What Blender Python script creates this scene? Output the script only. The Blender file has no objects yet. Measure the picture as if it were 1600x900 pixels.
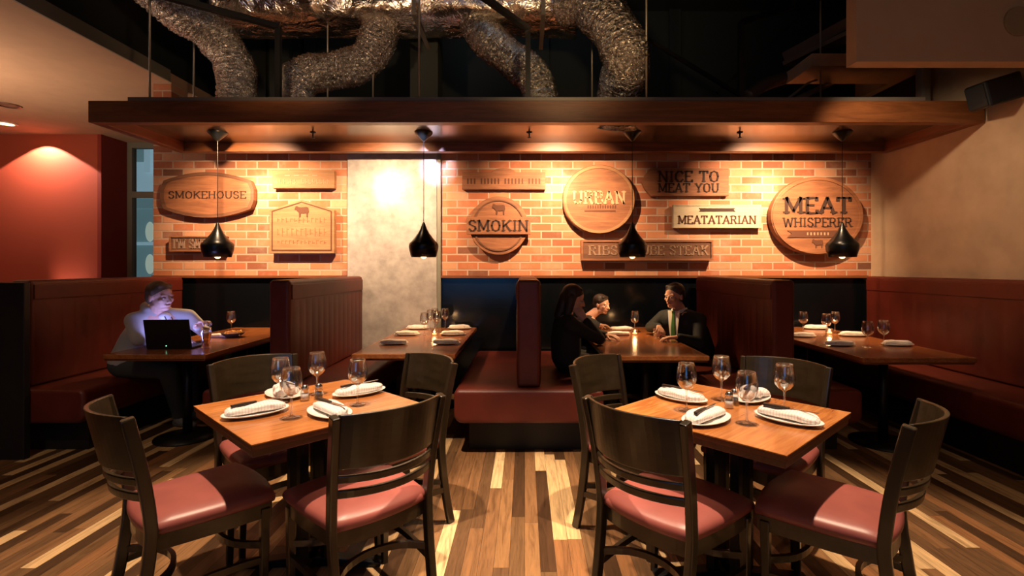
import bpy, bmesh, math, random
from mathutils import Vector, Matrix, noise
random.seed(7)
PI = math.pi
SC = bpy.context.scene
COL = SC.collection

# ------------------------------------------------------------------ camera
F, U0, V0, H = 780.0, 820.0, 418.0, 1.41
cam_d = bpy.data.cameras.new('camera'); cam = bpy.data.objects.new('camera', cam_d); COL.objects.link(cam)
cam.location = (0, 0, H); cam.rotation_euler = (PI/2, 0, 0)
cam_d.sensor_width = 36; cam_d.lens = F/1600*36
cam_d.shift_x = -(U0-800)/1600; cam_d.shift_y = -(450-V0)/1600
cam_d.clip_start = .05; cam_d.clip_end = 60
SC.camera = cam
# ------------------------------------------------------------------ world, exposure
w = bpy.data.worlds.new('world'); SC.world = w; w.use_nodes = True
w.node_tree.nodes['Background'].inputs[0].default_value = (1.0, .72, .48, 1)
w.node_tree.nodes['Background'].inputs[1].default_value = .009
SC.view_settings.view_transform = 'Standard'
SC.view_settings.look = 'None'
SC.view_settings.gamma = 1
SC.view_settings.use_curve_mapping = False
SC.view_settings.exposure = 0.0

def light(name, kind, loc, power, color, target=None, size=.05, angle=60, blend=.5, parent=None, size_y=None):
    d = bpy.data.lights.new(name, kind); d.energy = power; d.color = color
    o = bpy.data.objects.new(name, d); COL.objects.link(o); o.location = loc
    if kind == 'SPOT':
        d.spot_size = math.radians(angle); d.spot_blend = blend; d.shadow_soft_size = size
    elif kind == 'POINT': d.shadow_soft_size = size
    elif kind == 'AREA':
        d.size = size
        if size_y: d.shape = 'RECTANGLE'; d.size_y = size_y
    if target is not None:
        o.rotation_euler = (Vector(target)-Vector(loc)).to_track_quat('-Z', 'Y').to_euler()
    if parent is not None: o.parent = parent
    return o
WARM = (1.0, .60, .28); AMBER = (1.0, .66, .36)
# ceiling downlights of the dining room over the two square tables
for (x, y, tx, ty) in ((-1.02, 2.2, -1.02, 2.36), (.93, 2.1, .93, 2.26)):
    light('table_spot', 'SPOT', (x, y, 4.3), 1080, (1, .74, .50), (tx, ty, 0), .045, 50, .35)
# fill added behind the camera for unseen ceiling lamps, then the aisle spots
light('room_fill', 'AREA', (0, -1.6, 3.6), 12, (1, .70, .42), (0, 3, .8), 3.0, size_y=1.2)
light('aisle_spot', 'SPOT', (-.05, 1.9, 4.3), 400, (1, .74, .48), (-.05, 2.2, 0), .05, 34, .9)
light('right_aisle_spot', 'SPOT', (2.3, .9, 3.4), 60, (1, .7, .42), (2.7, 1.8, 0), .05, 70, .9)
light('left_aisle_spot', 'SPOT', (-2.9, 1.2, 3.3), 90, (1, .7, .42), (-3.1, 2.5, 0), .05, 70, .9)
# unseen spots added as fill on ducts, right wall and bulkhead
light('duct_fill', 'SPOT', (-1.6, 2.6, 2.9), 90, (1, .62, .34), (-2.2, 4.9, 4.2), .05, 80, .8)
light('duct_fill', 'SPOT', (.4, 2.6, 2.9), 75, (1, .64, .30), (.3, 4.9, 4.0), .05, 80, .8)
light('right_wall_fill', 'SPOT', (2.3, 3.5, 2.95), 75, (1, .70, .44), (3.85, 4.6, 1.55), .05, 84, .9)  # unseen spot added to brighten the right wall
light('bulkhead_fill', 'SPOT', (2.2, .6, 2.3), 7, (1, .66, .38), (2.9, 3.2, 3.3), .2, 80, .9)  # unseen uplight added to brighten the bulkhead face
light('void_lamp', 'AREA', (-.5, 4.6, 4.55), 5, (.75, .85, 1), (-.5, 6.4, 3.0), 1.5, size_y=.5)

# ------------------------------------------------------------------ helpers
class MB:
    def __init__(s): s.bm = bmesh.new()
    def box(s, a, b, M=None):
        a = Vector(a); b = Vector(b)
        vs = [s.bm.verts.new((x, y, z)) for x in (a.x, b.x) for y in (a.y, b.y) for z in (a.z, b.z)]
        if M is not None:
            for v in vs: v.co = M @ v.co
        for f in ((0,1,3,2),(4,6,7,5),(0,4,5,1),(2,3,7,6),(0,2,6,4),(1,5,7,3)):
            s.bm.faces.new([vs[i] for i in f])
        return s
    def prism(s, pts, y0, y1, M=None):
        """outline pts (x,z) extruded from y0 to y1"""
        n = len(pts)
        A = [s.bm.verts.new((p[0], y0, p[1])) for p in pts]; B = [s.bm.verts.new((p[0], y1, p[1])) for p in pts]
        if M is not None:
            for v in A+B: v.co = M @ v.co
        s.bm.faces.new(A); s.bm.faces.new(list(reversed(B)))
        for i in range(n):
            j = (i+1) % n; s.bm.faces.new((A[j], A[i], B[i], B[j]))
        return s
    def prismz(s, pts, z0, z1):
        n = len(pts)
        A = [s.bm.verts.new((p[0], p[1], z0)) for p in pts]; B = [s.bm.verts.new((p[0], p[1], z1)) for p in pts]
        s.bm.faces.new(list(reversed(A))); s.bm.faces.new(B)
        for i in range(n):
            j = (i+1) % n; s.bm.faces.new((A[i], A[j], B[j], B[i]))
        return s
    def loft(s, rings, cap=True, closed=True):
        R = [[s.bm.verts.new(p) for p in r] for r in rings]
        n = len(R[0])
        for a, b in zip(R, R[1:]):
            for i in range(n if closed else n-1):
                j = (i+1) % n; s.bm.faces.new((a[i], a[j], b[j], b[i]))
        if cap: s.bm.faces.new(list(reversed(R[0]))); s.bm.faces.new(R[-1])
        return s
    def lathe(s, prof, n=24, c=(0,0,0), sx=1, sy=1):
        R = []
        for r, z in prof:
            if r < 1e-5: R.append([s.bm.verts.new((c[0], c[1], c[2]+z))])
            else: R.append([s.bm.verts.new((c[0]+sx*r*math.cos(2*PI*i/n), c[1]+sy*r*math.sin(2*PI*i/n), c[2]+z)) for i in range(n)])
        for a, b in zip(R, R[1:]):
            for i in range(n):
                j = (i+1) % n
                if len(a) == 1 and len(b) == 1: continue
                if len(a) == 1: s.bm.faces.new((a[0], b[j], b[i]))
                elif len(b) == 1: s.bm.faces.new((a[i], a[j], b[0]))
                else: s.bm.faces.new((a[i], a[j], b[j], b[i]))
        return s
    def tube(s, pts, r, n=12, fn=None):
        pts = [Vector(p) for p in pts]; rings = []
        t0 = (pts[1]-pts[0]).normalized()
        up = Vector((0,0,1)) if abs(t0.z) < .9 else Vector((0,1,0))
        nx = t0.cross(up).normalized()
        for k, p in enumerate(pts):
            t = (pts[min(k+1, len(pts)-1)]-pts[max(k-1, 0)]).normalized()
            nx = (nx - t*nx.dot(t)).normalized(); ny = t.cross(nx)
            rr = r[k] if isinstance(r, (list, tuple)) else r
            ring = []
            for i in range(n):
                a = 2*PI*i/n; q = rr
                if fn: q = rr*fn(k, a)
                ring.append(p + nx*math.cos(a)*q + ny*math.sin(a)*q)
            rings.append(ring)
        return s.loft(rings)
    def bar(s, pts, wx, wy, side=(1,0,0)):
        """rectangular section swept along pts; wx along `side`, wy across"""
        pts = [Vector(p) for p in pts]; rings = []; side = Vector(side)
        for k, p in enumerate(pts):
            t = (pts[min(k+1, len(pts)-1)]-pts[max(k-1, 0)]).normalized()
            a = (side - t*side.dot(t)).normalized(); b = t.cross(a)
            ww = wx[k] if isinstance(wx, (list, tuple)) else wx
            hh = wy[k] if isinstance(wy, (list, tuple)) else wy
            rings.append([p+a*ww/2+b*hh/2, p-a*ww/2+b*hh/2, p-a*ww/2-b*hh/2, p+a*ww/2-b*hh/2])
        return s.loft(rings)
    def ball(s, c, r, sc=(1,1,1), M=None, seg=16):
        m = Matrix.Translation(Vector(c)) @ (M if M is not None else Matrix.Identity(4)) @ Matrix.Diagonal((r*sc[0], r*sc[1], r*sc[2], 1))
        bmesh.ops.create_uvsphere(s.bm, u_segments=seg, v_segments=seg//2+2, radius=1, matrix=m)
        return s
    def cone(s, p0, r0, p1, r1, seg=14):
        s.ball(p0, r0, seg=seg); s.ball(p1, r1, seg=seg)
        p0 = Vector(p0); p1 = Vector(p1); d = p1-p0
        if d.length > 1e-4:
            m = Matrix.Translation((p0+p1)/2) @ d.to_track_quat('Z', 'Y').to_matrix().to_4x4()
            bmesh.ops.create_cone(s.bm, cap_ends=True, segments=seg, radius1=r0, radius2=r1, depth=d.length, matrix=m)
        return s
    def build(s, name, m, parent=None, smooth=False, bevel=0, seg=2, loc=None, rz=0, auto=False):
        bmesh.ops.recalc_face_normals(s.bm, faces=s.bm.faces[:])
        me = bpy.data.meshes.new(name); s.bm.to_mesh(me); s.bm.free()
        me.materials.append(m)
        if smooth: me.polygons.foreach_set('use_smooth', [True]*len(me.polygons))
        o = bpy.data.objects.new(name, me); COL.objects.link(o)
        if bevel:
            b = o.modifiers.new('bevel', 'BEVEL'); b.width = bevel; b.segments = seg; b.limit_method = 'ANGLE'; b.angle_limit = math.radians(40)
            b.harden_normals = False
        if parent is not None: o.parent = parent
        if loc is not None: o.location = loc
        if rz: o.rotation_euler = (0, 0, rz)
        return o

def empty(name, loc, rz=0):
    o = bpy.data.objects.new(name, None); COL.objects.link(o); o.location = loc; o.rotation_euler = (0, 0, rz)
    o.empty_display_size = .1
    return o
def tag(o, label, cat, group=None, kind=None):
    o['label'] = label; o['category'] = cat
    if group: o['group'] = group
    if kind: o['kind'] = kind
    return o
def struct(o, label=None):
    o['kind'] = 'structure'
    if label: o['label'] = label
    return o
KIDS = {}
def kids(o): return [c for c in COL.objects if c.parent is o]
def copy_tree(o, parent=None):
    c = o.copy(); COL.objects.link(c)
    if parent is not None: c.parent = parent
    for ch in kids(o): copy_tree(ch, c)
    return c
def P(u, v, Y):   # photo pixel at depth Y -> world point
    return Vector(((u-U0)*Y/F, Y, H-(v-V0)*Y/F))

# ------------------------------------------------------------------ materials
def mat(name, color=(.5,.5,.5), rough=.5, metal=0, spec=.5, coat=0, emit=None, estr=0, sheen=0):
    m = bpy.data.materials.new(name); m.use_nodes = True
    b = m.node_tree.nodes['Principled BSDF']
    b.inputs['Base Color'].default_value = (*color, 1); b.inputs['Roughness'].default_value = rough
    b.inputs['Metallic'].default_value = metal; b.inputs['Specular IOR Level'].default_value = spec
    b.inputs['Coat Weight'].default_value = coat; b.inputs['Coat Roughness'].default_value = .15
    if emit: b.inputs['Emission Color'].default_value = (*emit, 1); b.inputs['Emission Strength'].default_value = estr
    if sheen: b.inputs['Sheen Weight'].default_value = sheen
    return m
class N:
    def __init__(s, m): s.t = m.node_tree; s.b = s.t.nodes['Principled BSDF']
    def n(s, typ, **kw):
        x = s.t.nodes.new(typ)
        for k, v in kw.items():
            if k.startswith('_'): setattr(x, k[1:], v)
            else: x.inputs[k].default_value = v
        return x
    def l(s, a, b): s.t.links.new(a, b)
    def coord(s, scale=(1,1,1), rot=(0,0,0), loc=(0,0,0), world=False):
        if world:
            c = s.n('ShaderNodeNewGeometry').outputs['Position']
        else: c = s.n('ShaderNodeTexCoord').outputs['Object']
        mp = s.n('ShaderNodeMapping'); s.l(c, mp.inputs[0])
        mp.inputs['Scale'].default_value = scale; mp.inputs['Rotation'].default_value = rot; mp.inputs['Location'].default_value = loc
        return mp.outputs[0]
    def math(s, op, a, b=None):
        x = s.t.nodes.new('ShaderNodeMath'); x.operation = op
        for i, v in enumerate((a, b)):
            if v is None: continue
            if hasattr(v, 'node'): s.l(v, x.inputs[i])
            else: x.inputs[i].default_value = v
        return x.outputs[0]
    def ramp(s, fac, stops, interp='LINEAR'):
        r = s.t.nodes.new('ShaderNodeValToRGB'); r.color_ramp.interpolation = interp
        e = r.color_ramp.elements
        while len(e) < len(stops): e.new(.5)
        for el, (p, c) in zip(e, stops): el.position = p; el.color = (*c, 1)
        s.l(fac, r.inputs[0]); return r.outputs[0]
    def mix(s, fac, a, b, mode='MIX'):
        x = s.t.nodes.new('ShaderNodeMix'); x.data_type = 'RGBA'; x.blend_type = mode
        for i, v in ((0, fac), (6, a), (7, b)):
            if hasattr(v, 'node'): s.l(v, x.inputs[i])
            elif i == 0: x.inputs[0].default_value = v
            else: x.inputs[i].default_value = (*v, 1)
        return x.outputs[2]
    def noise(s, vec, scale, detail=3, rough=.5, dist=0):
        x = s.n('ShaderNodeTexNoise', Scale=scale, Detail=detail, Roughness=rough, Distortion=dist); s.l(vec, x.inputs['Vector']); return x.outputs['Fac']
    def bump(s, h, strength=.3, dist=.01):
        x = s.n('ShaderNodeBump', Strength=strength, Distance=dist); s.l(h, x.inputs['Height']); s.l(x.outputs[0], s.b.inputs['Normal'])
    def color(s, c): s.l(c, s.b.inputs['Base Color'])

def wood(name, dark, light_, rough=.35, scale=1, axis='x', coat=0, fine=60):
    m = mat(name, light_, rough, coat=coat); k = N(m)
    st = {'x': (1, 12, 12), 'y': (12, 1, 12), 'z': (12, 12, 1)}[axis]
    v = k.coord([q*scale for q in st])
    a = k.noise(v, 1.2, 5, .6, 1.2); b = k.noise(v, fine/6, 4, .7)
    f = k.math('ADD', k.math('MULTIPLY', a, .7), k.math('MULTIPLY', b, .3))
    k.color(k.ramp(f, [(.32, dark), (.66, light_)])); k.bump(b, .12, .003)
    return m
M = {}
M['beam'] = wood('stained beam wood', (.09, .028, .009), (.25, .088, .028), .42, 1)
M['beam_side'] = wood('stained beam wood across', (.09, .022, .008), (.24, .068, .022), .42, 1, 'y')
M['chair'] = wood('dark walnut frame', (.012, .008, .004), (.030, .020, .010), .30, 1.5, 'z', coat=.3)
M['chair_h'] = wood('dark walnut panel', (.012, .009, .004), (.032, .021, .010), .30, 1.5, 'x', coat=.3)
M['edge'] = wood('dark table edge', (.10, .028, .010), (.2, .06, .02), .35, 1)
M['edge_lo'] = wood('brown lower table edge', (.08, .03, .012), (.18, .075, .028), .4, 1)
M['black'] = mat('black metal', (.008, .008, .009), .4, .3)
M['plinth'] = mat('black plinth', (.006, .006, .006), .6)
M['gloss_black'] = mat('black glossy panel', (.003, .004, .005), .15, spec=.38)
M['pend'] = mat('black spun metal', (.006, .007, .007), .3, .4)
M['gold'] = mat('brass lining', (.9, .55, .18), .25, 1)
M['bulb'] = mat('lit bulb', (1, .8, .5), .5, emit=(1, .58, .22), estr=9)
M['rod'] = mat('zinc rod', (.30, .27, .22), .45, .6)
M['rail'] = mat('grey steel rail', (.17, .15, .13), .5, .3)
M['white'] = mat('white glazed china', (.82, .79, .74), .2, coat=.3)
M['steel'] = mat('polished steel', (.55, .54, .52), .22, 1)
M['knife_handle'] = mat('dark knife handle', (.03, .018, .012), .4)
M['skin'] = mat('skin', (.55, .29, .2), .5)
M['hair_b'] = mat('dark blond hair', (.10, .065, .04), .6)
M['hair_d'] = mat('dark brown hair', (.025, .014, .009), .55)
M['hoodie'] = mat('grey melange hoodie', (.40, .38, .35), .9, sheen=.2)
M['tee'] = mat('white undershirt', (.6, .6, .62), .8)
M['jeans'] = mat('grey trousers', (.055, .058, .045), .9)
M['shoe'] = mat('grey sneaker', (.12, .11, .1), .6)
M['suit'] = mat('black suit cloth', (.010, .012, .013), .8)
M['shirt'] = mat('white shirt cloth', (.75, .72, .66), .8)
M['tie'] = mat('green tie silk', (.05, .17, .035), .5)
M['dress'] = mat('black knit', (.009, .008, .009), .85)
M['eye'] = mat('eye white', (.30, .27, .25), .4); M['iris'] = mat('iris', (.03, .02, .015), .2)
M['lip'] = mat('lips', (.38, .14, .11), .5)
M['plastic'] = mat('black laptop plastic', (.006, .006, .007), .4)
M['screen'] = mat('lit laptop screen', (.1, .1, .2), .3, emit=(.34, .36, 1), estr=13)
M['led'] = mat('green indicator', (.1, .5, .3), .3, emit=(.3, 1, .6), estr=3)
M['fries'] = mat('golden fries', (.75, .42, .10), .6)
M['basket'] = mat('dark wire basket', (.05, .03, .02), .5)
M['salt'] = mat('white salt', (.8, .78, .75), .7); M['pepper'] = mat('ground pepper', (.06, .05, .04), .8)
M['flame'] = mat('candle flame', (1, .6, .2), .5, emit=(1, .55, .2), estr=30)
M['wax'] = mat('warm candle wax', (.85, .6, .35), .5, emit=(1, .5, .2), estr=.8)
M['grey_trim'] = mat('grey green metal trim', (.20, .20, .155), .5)
M['void'] = mat('dark painted ceiling void', (.016, .021, .018), .8)
M['void_b'] = mat('dark grey painted pilaster', (.030, .036, .031), .8)
M['duct_brown'] = mat('dusty galvanised duct', (.16, .12, .085), .5, .5)
M['red_wall'] = mat('red painted wall', (.42, .085, .040), .75)
M['red_wall_shaded'] = mat('shaded red wall', (.25, .030, .016), .75)  # darker copy of the red wall, the return's shade put into its colour
M['carpet'] = mat('distant dark carpet', (.04, .02, .012), .9)
M['speaker'] = mat('black speaker cabinet', (.004, .007, .010), .55)
M['grille'] = mat('black speaker grille', (.010, .013, .016), .7)

def plaster(name, c, var=.12, sc=3):
    m = mat(name, c, .85); k = N(m); v = k.coord(world=True)
    a = k.noise(v, sc, 4, .6)
    k.color(k.ramp(a, [(.3, tuple(q*(1-var) for q in c)), (.7, tuple(min(1, q*(1+var)) for q in c))])); k.bump(k.noise(v, 90, 2), .06, .003)
    return m
M['beige'] = plaster('beige painted wall', (.50, .36, .23))
M['beige_c'] = plaster('beige painted ceiling', (.46, .30, .19), .06)
M['concrete'] = plaster('raw concrete', (.36, .34, .32), .22, 9)
def leather(name, c, rough=.42):
    m = mat(name, c, rough, coat=.0); k = N(m); v = k.coord()
    a = k.noise(v, 5, 3)
    k.color(k.ramp(a, [(.3, tuple(q*.8 for q in c)), (.7, tuple(q*1.15 for q in c))]))
    k.bump(k.noise(v, 160, 2), .08, .002); return m
M['red'] = leather('oxblood leather', (.118, .0165, .0085), .46)
M['red_seat'] = leather('red vinyl seat', (.27, .072, .060), .42)

def mk_brick():
    m = mat('orange red brick', (.5, .2, .1), .85); k = N(m)
    pos = k.n('ShaderNodeNewGeometry').outputs['Position']
    sx = k.n('ShaderNodeSeparateXYZ'); k.l(pos, sx.inputs[0]); cx = k.n('ShaderNodeCombineXYZ')
    k.l(k.math('ADD', sx.outputs['X'], k.math('MULTIPLY', sx.outputs['Y'], 1.0)), cx.inputs['X']); k.l(sx.outputs['Z'], cx.inputs['Y'])
    def br(c1, c2, mo, off=0):
        b = k.n('ShaderNodeTexBrick'); b.offset = .5
        k.l(cx.outputs[0], b.inputs['Vector']); b.inputs['Scale'].default_value = 1
        b.inputs['Brick Width'].default_value = .234; b.inputs['Row Height'].default_value = .0865
        b.inputs['Mortar Size'].default_value = .009; b.inputs['Mortar Smooth'].default_value = .3; b.inputs['Bias'].default_value = off
        b.inputs['Color1'].default_value = (*c1, 1); b.inputs['Color2'].default_value = (*c2, 1); b.inputs['Mortar'].default_value = (*mo, 1)
        return b
    b = br((0,0,0), (1,1,1), (.5,.5,.5))
    col = k.ramp(b.outputs['Color'], [(0, (.12, .05, .03)), (.14, (.34, .10, .042)), (.45, (.46, .15, .062)), (.75, (.55, .22, .10)), (1, (.60, .33, .19))])
    nz = k.noise(pos, 14, 4, .7); col = k.mix(k.math('MULTIPLY', nz, .45), col, (.30, .12, .06), 'MIX')
    sp = k.ramp(k.noise(pos, 3.2, 4, .7), [(.5, (0,0,0)), (.75, (1,1,1))])
    col = k.mix(k.math('MULTIPLY', sp, .3), col, (.55, .42, .32))
    col = k.mix(b.outputs['Fac'], col, (.46, .33, .235))
    k.color(col)
    hgt = k.math('SUBTRACT', k.math('MULTIPLY', nz, .35), b.outputs['Fac']); k.bump(hgt, .6, .008)
    return m
M['brick'] = mk_brick()

def mk_floor():
    m = mat('mixed walnut and maple strip floor', (.3, .15, .06), .40, spec=.35); k = N(m)
    pos = k.n('ShaderNodeNewGeometry').outputs['Position']
    s = k.n('ShaderNodeSeparateXYZ'); k.l(pos, s.inputs[0]); X, Y = s.outputs['X'], s.outputs['Y']
    Wd = .074
    xr = k.math('DIVIDE', X, Wd); row = k.math('FLOOR', xr)
    def wn(a, b=None):
        n = k.n('ShaderNodeTexWhiteNoise'); n.noise_dimensions = '2D'
        c = k.n('ShaderNodeCombineXYZ'); k.l(a, c.inputs[0])
        if b is not None: k.l(b, c.inputs[1])
        k.l(c.outputs[0], n.inputs['Vector']); return n
    ro = wn(row).outputs['Value']
    ln = k.math('ADD', k.math('MULTIPLY', wn(k.math('ADD', row, 91.3)).outputs['Value'], .7), .75)
    yr = k.math('ADD', k.math('DIVIDE', Y, ln), k.math('MULTIPLY', ro, 7)); idx = k.math('FLOOR', yr)
    rnd = wn(row, idx).outputs['Value']; rnd2 = wn(k.math('ADD', row, 13.7), idx).outputs['Value']
    base = k.ramp(rnd, [(0, (.065, .032, .015)), (.16, (.13, .068, .032)), (.32, (.21, .105, .046)), (.46, (.15, .080, .036)), (.56, (.26, .135, .058)), (.64, (.58, .38, .19)), (.82, (.68, .47, .25)), (.94, (.24, .11, .045))], 'CONSTANT')
    c = k.n('ShaderNodeCombineXYZ'); k.l(k.math('ADD', k.math('MULTIPLY', X, 16), k.math('MULTIPLY', rnd, 50)), c.inputs[0]); k.l(k.math('MULTIPLY', Y, 1.3), c.inputs[1]); k.l(k.math('MULTIPLY', rnd2, 20), c.inputs[2])
    g = k.noise(c.outputs[0], 1.5, 5, .65, 1.5); g2 = k.noise(c.outputs[0], 9, 3, .6)
    col = k.mix(1, base, k.ramp(g, [(.3, (.50, .46, .42)), (.5, (.95, .95, .95)), (.7, (1.25, 1.2, 1.15))]), 'MULTIPLY')
    col = k.mix(.35, col, k.ramp(g2, [(.3, (.6, .6, .6)), (.7, (1.2, 1.2, 1.2))]), 'MULTIPLY')
    fx = k.math('FRACT', xr); fy = k.math('FRACT', yr)
    e = k.math('MINIMUM', k.math('MULTIPLY', k.math('MINIMUM', fx, k.math('SUBTRACT', 1, fx)), Wd), k.math('MULTIPLY', k.math('MINIMUM', fy, k.math('SUBTRACT', 1, fy)), ln))
    gap = k.math('LESS_THAN', e, .0009)
    k.color(k.mix(gap, col, (.03, .014, .007))); k.bump(k.math('SUBTRACT', k.math('MULTIPLY', g, .2), gap), .2, .002)
    return m
M['floor'] = mk_floor()

def mk_top():
    m = mat('honey stained table wood', (.4, .15, .05), .26, coat=.25); k = N(m)
    tc = k.n('ShaderNodeTexCoord').outputs['Object']; s = k.n('ShaderNodeSeparateXYZ'); k.l(tc, s.inputs[0])
    row = k.math('FLOOR', k.math('DIVIDE', s.outputs['Y'], .095))
    n = k.n('ShaderNodeTexWhiteNoise'); n.noise_dimensions = '1D'; k.l(row, n.inputs['W'])
    c = k.n('ShaderNodeCombineXYZ'); k.l(s.outputs['X'], c.inputs[0]); k.l(k.math('MULTIPLY', s.outputs['Y'], 12), c.inputs[1]); k.l(k.math('MULTIPLY', n.outputs['Value'], 9), c.inputs[2])
    g = k.noise(c.outputs[0], 2.2, 6, .65, 1.4)
    col = k.ramp(g, [(.28, (.26, .075, .018)), (.5, (.46, .165, .042)), (.72, (.60, .27, .08))])
    col = k.mix(1, col, k.ramp(n.outputs['Value'], [(0, (.8, .78, .76)), (1, (1.12, 1.1, 1.08))]), 'MULTIPLY')
    k.color(col); return m
M['top'] = mk_top()

def mk_foil(name, c, sc=26):
    m = mat(name, c, .30, 1.0); k = N(m); v = k.coord(world=True)
    vo = k.n('ShaderNodeTexVoronoi', Scale=sc); vo.feature = 'F1'; k.l(v, vo.inputs['Vector'])
    a = k.noise(v, sc*.7, 4, .7, .8)
    k.bump(k.math('ADD', k.math('MULTIPLY', vo.outputs['Distance'], .5), k.math('MULTIPLY', a, 1.6)), 1.0, .018)
    k.l(k.ramp(a, [(.3, (.14,)*3), (.7, (.30,)*3)]), k.b.inputs['Roughness']); return m
M['foil'] = mk_foil('crinkled aluminium foil duct', (.55, .50, .44), 38)
M['foil_main'] = mk_foil('foil wrapped insulation', (.72, .66, .58), 9)

def mk_sign(name, dark, lite):
    m = mat(name, lite, .7); k = N(m); v = k.coord((1.2, 1.2, 14))
    a = k.noise(v, 1.6, 5, .7, .8); b = k.noise(k.coord(), 5, 3)
    col = k.ramp(a, [(.3, dark), (.7, lite)]); col = k.mix(k.math('MULTIPLY', b, .5), col, dark)
    k.color(col); k.bump(a, .25, .006); return m
M['sign'] = mk_sign('weathered brown sign board', (.16, .058, .024), (.40, .165, .068))
M['sign_d'] = mk_sign('dark brown sign board', (.085, .034, .016), (.22, .092, .04))
M['sign_l'] = mk_sign('light oak sign board', (.24, .11, .045), (.46, .25, .11))
M['sign_w'] = mk_sign('whitewashed sign board', (.42, .34, .22), (.62, .54, .38))
M['ink'] = mat('burnt dark lettering', (.035, .014, .008), .8)
M['ink_m'] = mat('brown stained lettering', (.10, .035, .015), .8)
M['ink_l'] = mat('pale worn lettering', (.42, .25, .15), .8)
M['edge_d'] = mat('charred board edge', (.05, .018, .008), .8)

def mk_cloth():
    m = mat('white napkin with fine red checks', (.8, .76, .72), .85, sheen=.2); k = N(m)
    tc = k.n('ShaderNodeTexCoord').outputs['Object']; s = k.n('ShaderNodeSeparateXYZ'); k.l(tc, s.inputs[0])
    def st(q, per, wd): return k.math('LESS_THAN', k.math('FRACT', k.math('DIVIDE', q, per)), wd)
    a = st(s.outputs['X'], .0125, .26); b = st(s.outputs['Y'], .0125, .26)
    f = k.math('MULTIPLY', k.math('ADD', a, b), .27)
    k.color(k.mix(f, (.84, .80, .76), (.55, .16, .14))); k.bump(k.noise(k.coord(), 60, 3), .3, .004); return m
M['cloth'] = mk_cloth()

def mk_glass(name='clear drinking glass', tint=(.96, .96, .96), base=.08, edge=.85):
    m = bpy.data.materials.new(name); m.use_nodes = True; t = m.node_tree; t.nodes.clear()
    o = t.nodes.new('ShaderNodeOutputMaterial'); mx = t.nodes.new('ShaderNodeMixShader')
    tr = t.nodes.new('ShaderNodeBsdfTransparent'); tr.inputs[0].default_value = (*tint, 1)
    gl = t.nodes.new('ShaderNodeBsdfGlossy'); gl.inputs['Roughness'].default_value = .04; gl.inputs[0].default_value = (.95, .95, .95, 1)
    lw = t.nodes.new('ShaderNodeLayerWeight'); lw.inputs[0].default_value = .35
    mr = t.nodes.new('ShaderNodeMapRange'); mr.inputs['To Min'].default_value = base; mr.inputs['To Max'].default_value = edge
    t.links.new(lw.outputs['Facing'], mr.inputs['Value']); t.links.new(mr.outputs[0], mx.inputs[0])
    t.links.new(tr.outputs[0], mx.inputs[1]); t.links.new(gl.outputs[0], mx.inputs[2]); t.links.new(mx.outputs[0], o.inputs[0])
    return m
M['glass'] = mk_glass()
M['window_glass'] = mk_glass('window pane', (.9, .95, .97), .04, .5)
def mk_beer():
    m = mk_glass('amber beer', (1, .58, .14), .06, .4); return m
M['beer'] = mk_beer()
M['foam'] = mat('beer foam', (.8, .7, .5), .8)
M['facade'] = mat('pale blue evening facade', (.2, .3, .35), .8, emit=(.36, .54, .62), estr=.62)  # evening light on the building is put in as emission
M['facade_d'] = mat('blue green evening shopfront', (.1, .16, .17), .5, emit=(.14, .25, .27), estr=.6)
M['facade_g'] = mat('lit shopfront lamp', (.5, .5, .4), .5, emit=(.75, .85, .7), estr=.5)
M['tv'] = mat('blue lit screen', (.02, .05, .2), .3, emit=(.08, .28, 1), estr=1.2)

# ------------------------------------------------------------------ setting
YW = 5.57
struct(MB().box((-9.5, -3.5, -.1), (3.95, 8.3, 0)).build('floor', M['floor']))
# back wall: black gloss dado, brick above
b = MB().box((-4.13, YW, 0), (-1.96, YW+.25, 1.31)); b.box((-.93, YW, 0), (3.85, YW+.25, 1.31))
struct(b.build('wall_back_lower', M['gloss_black']), 'black glossy dado behind the booths')
b = MB().box((-4.13, YW-.02, 1.31), (-1.96, YW+.25, 2.95)); b.box((-.93, YW-.02, 1.31), (3.85, YW+.25, 2.95)); b.box((-4.13, YW-.02, 2.95), (-3.93, YW+.25, 3.47))
struct(b.build('wall_back', M['brick']), 'orange red brick wall above the booths')
b = MB().box((-4.13, YW-.05, 1.295), (-1.96, YW-.02, 1.322)); b.box((-.93, YW-.05, 1.295), (3.80, YW-.02, 1.322))
struct(b.build('trim_1', M['beam']), 'thin wooden rail under the brick')
struct(MB().box((-1.96, YW-.06, 0), (-.97, YW+.3, 2.95)).build('concrete_column', M['concrete'], bevel=.006), 'raw concrete column between the brick panels')
struct(MB().box((-.97, YW-.05, 0), (-.93, YW+.25, 2.95)).build('trim_2', M['grey_trim']), 'pale vertical strip beside the concrete column')
# right wall
b = MB().box((3.85, 4.92, 0), (3.95, YW+.25, 2.82)); b.box((3.85, -3.5, 0), (3.95, 4.92, 4.8)); b.box((3.85, 4.92, 3.36), (3.95, YW+.25, 4.8))
struct(b.build('wall_right', M['beige']), 'beige painted right wall')
struct(MB().box((3.955, 4.6, 2.7), (4.6, 7.0, 3.5)).build('wall_recess', M['void']), 'dark opening above the canopy')
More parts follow.
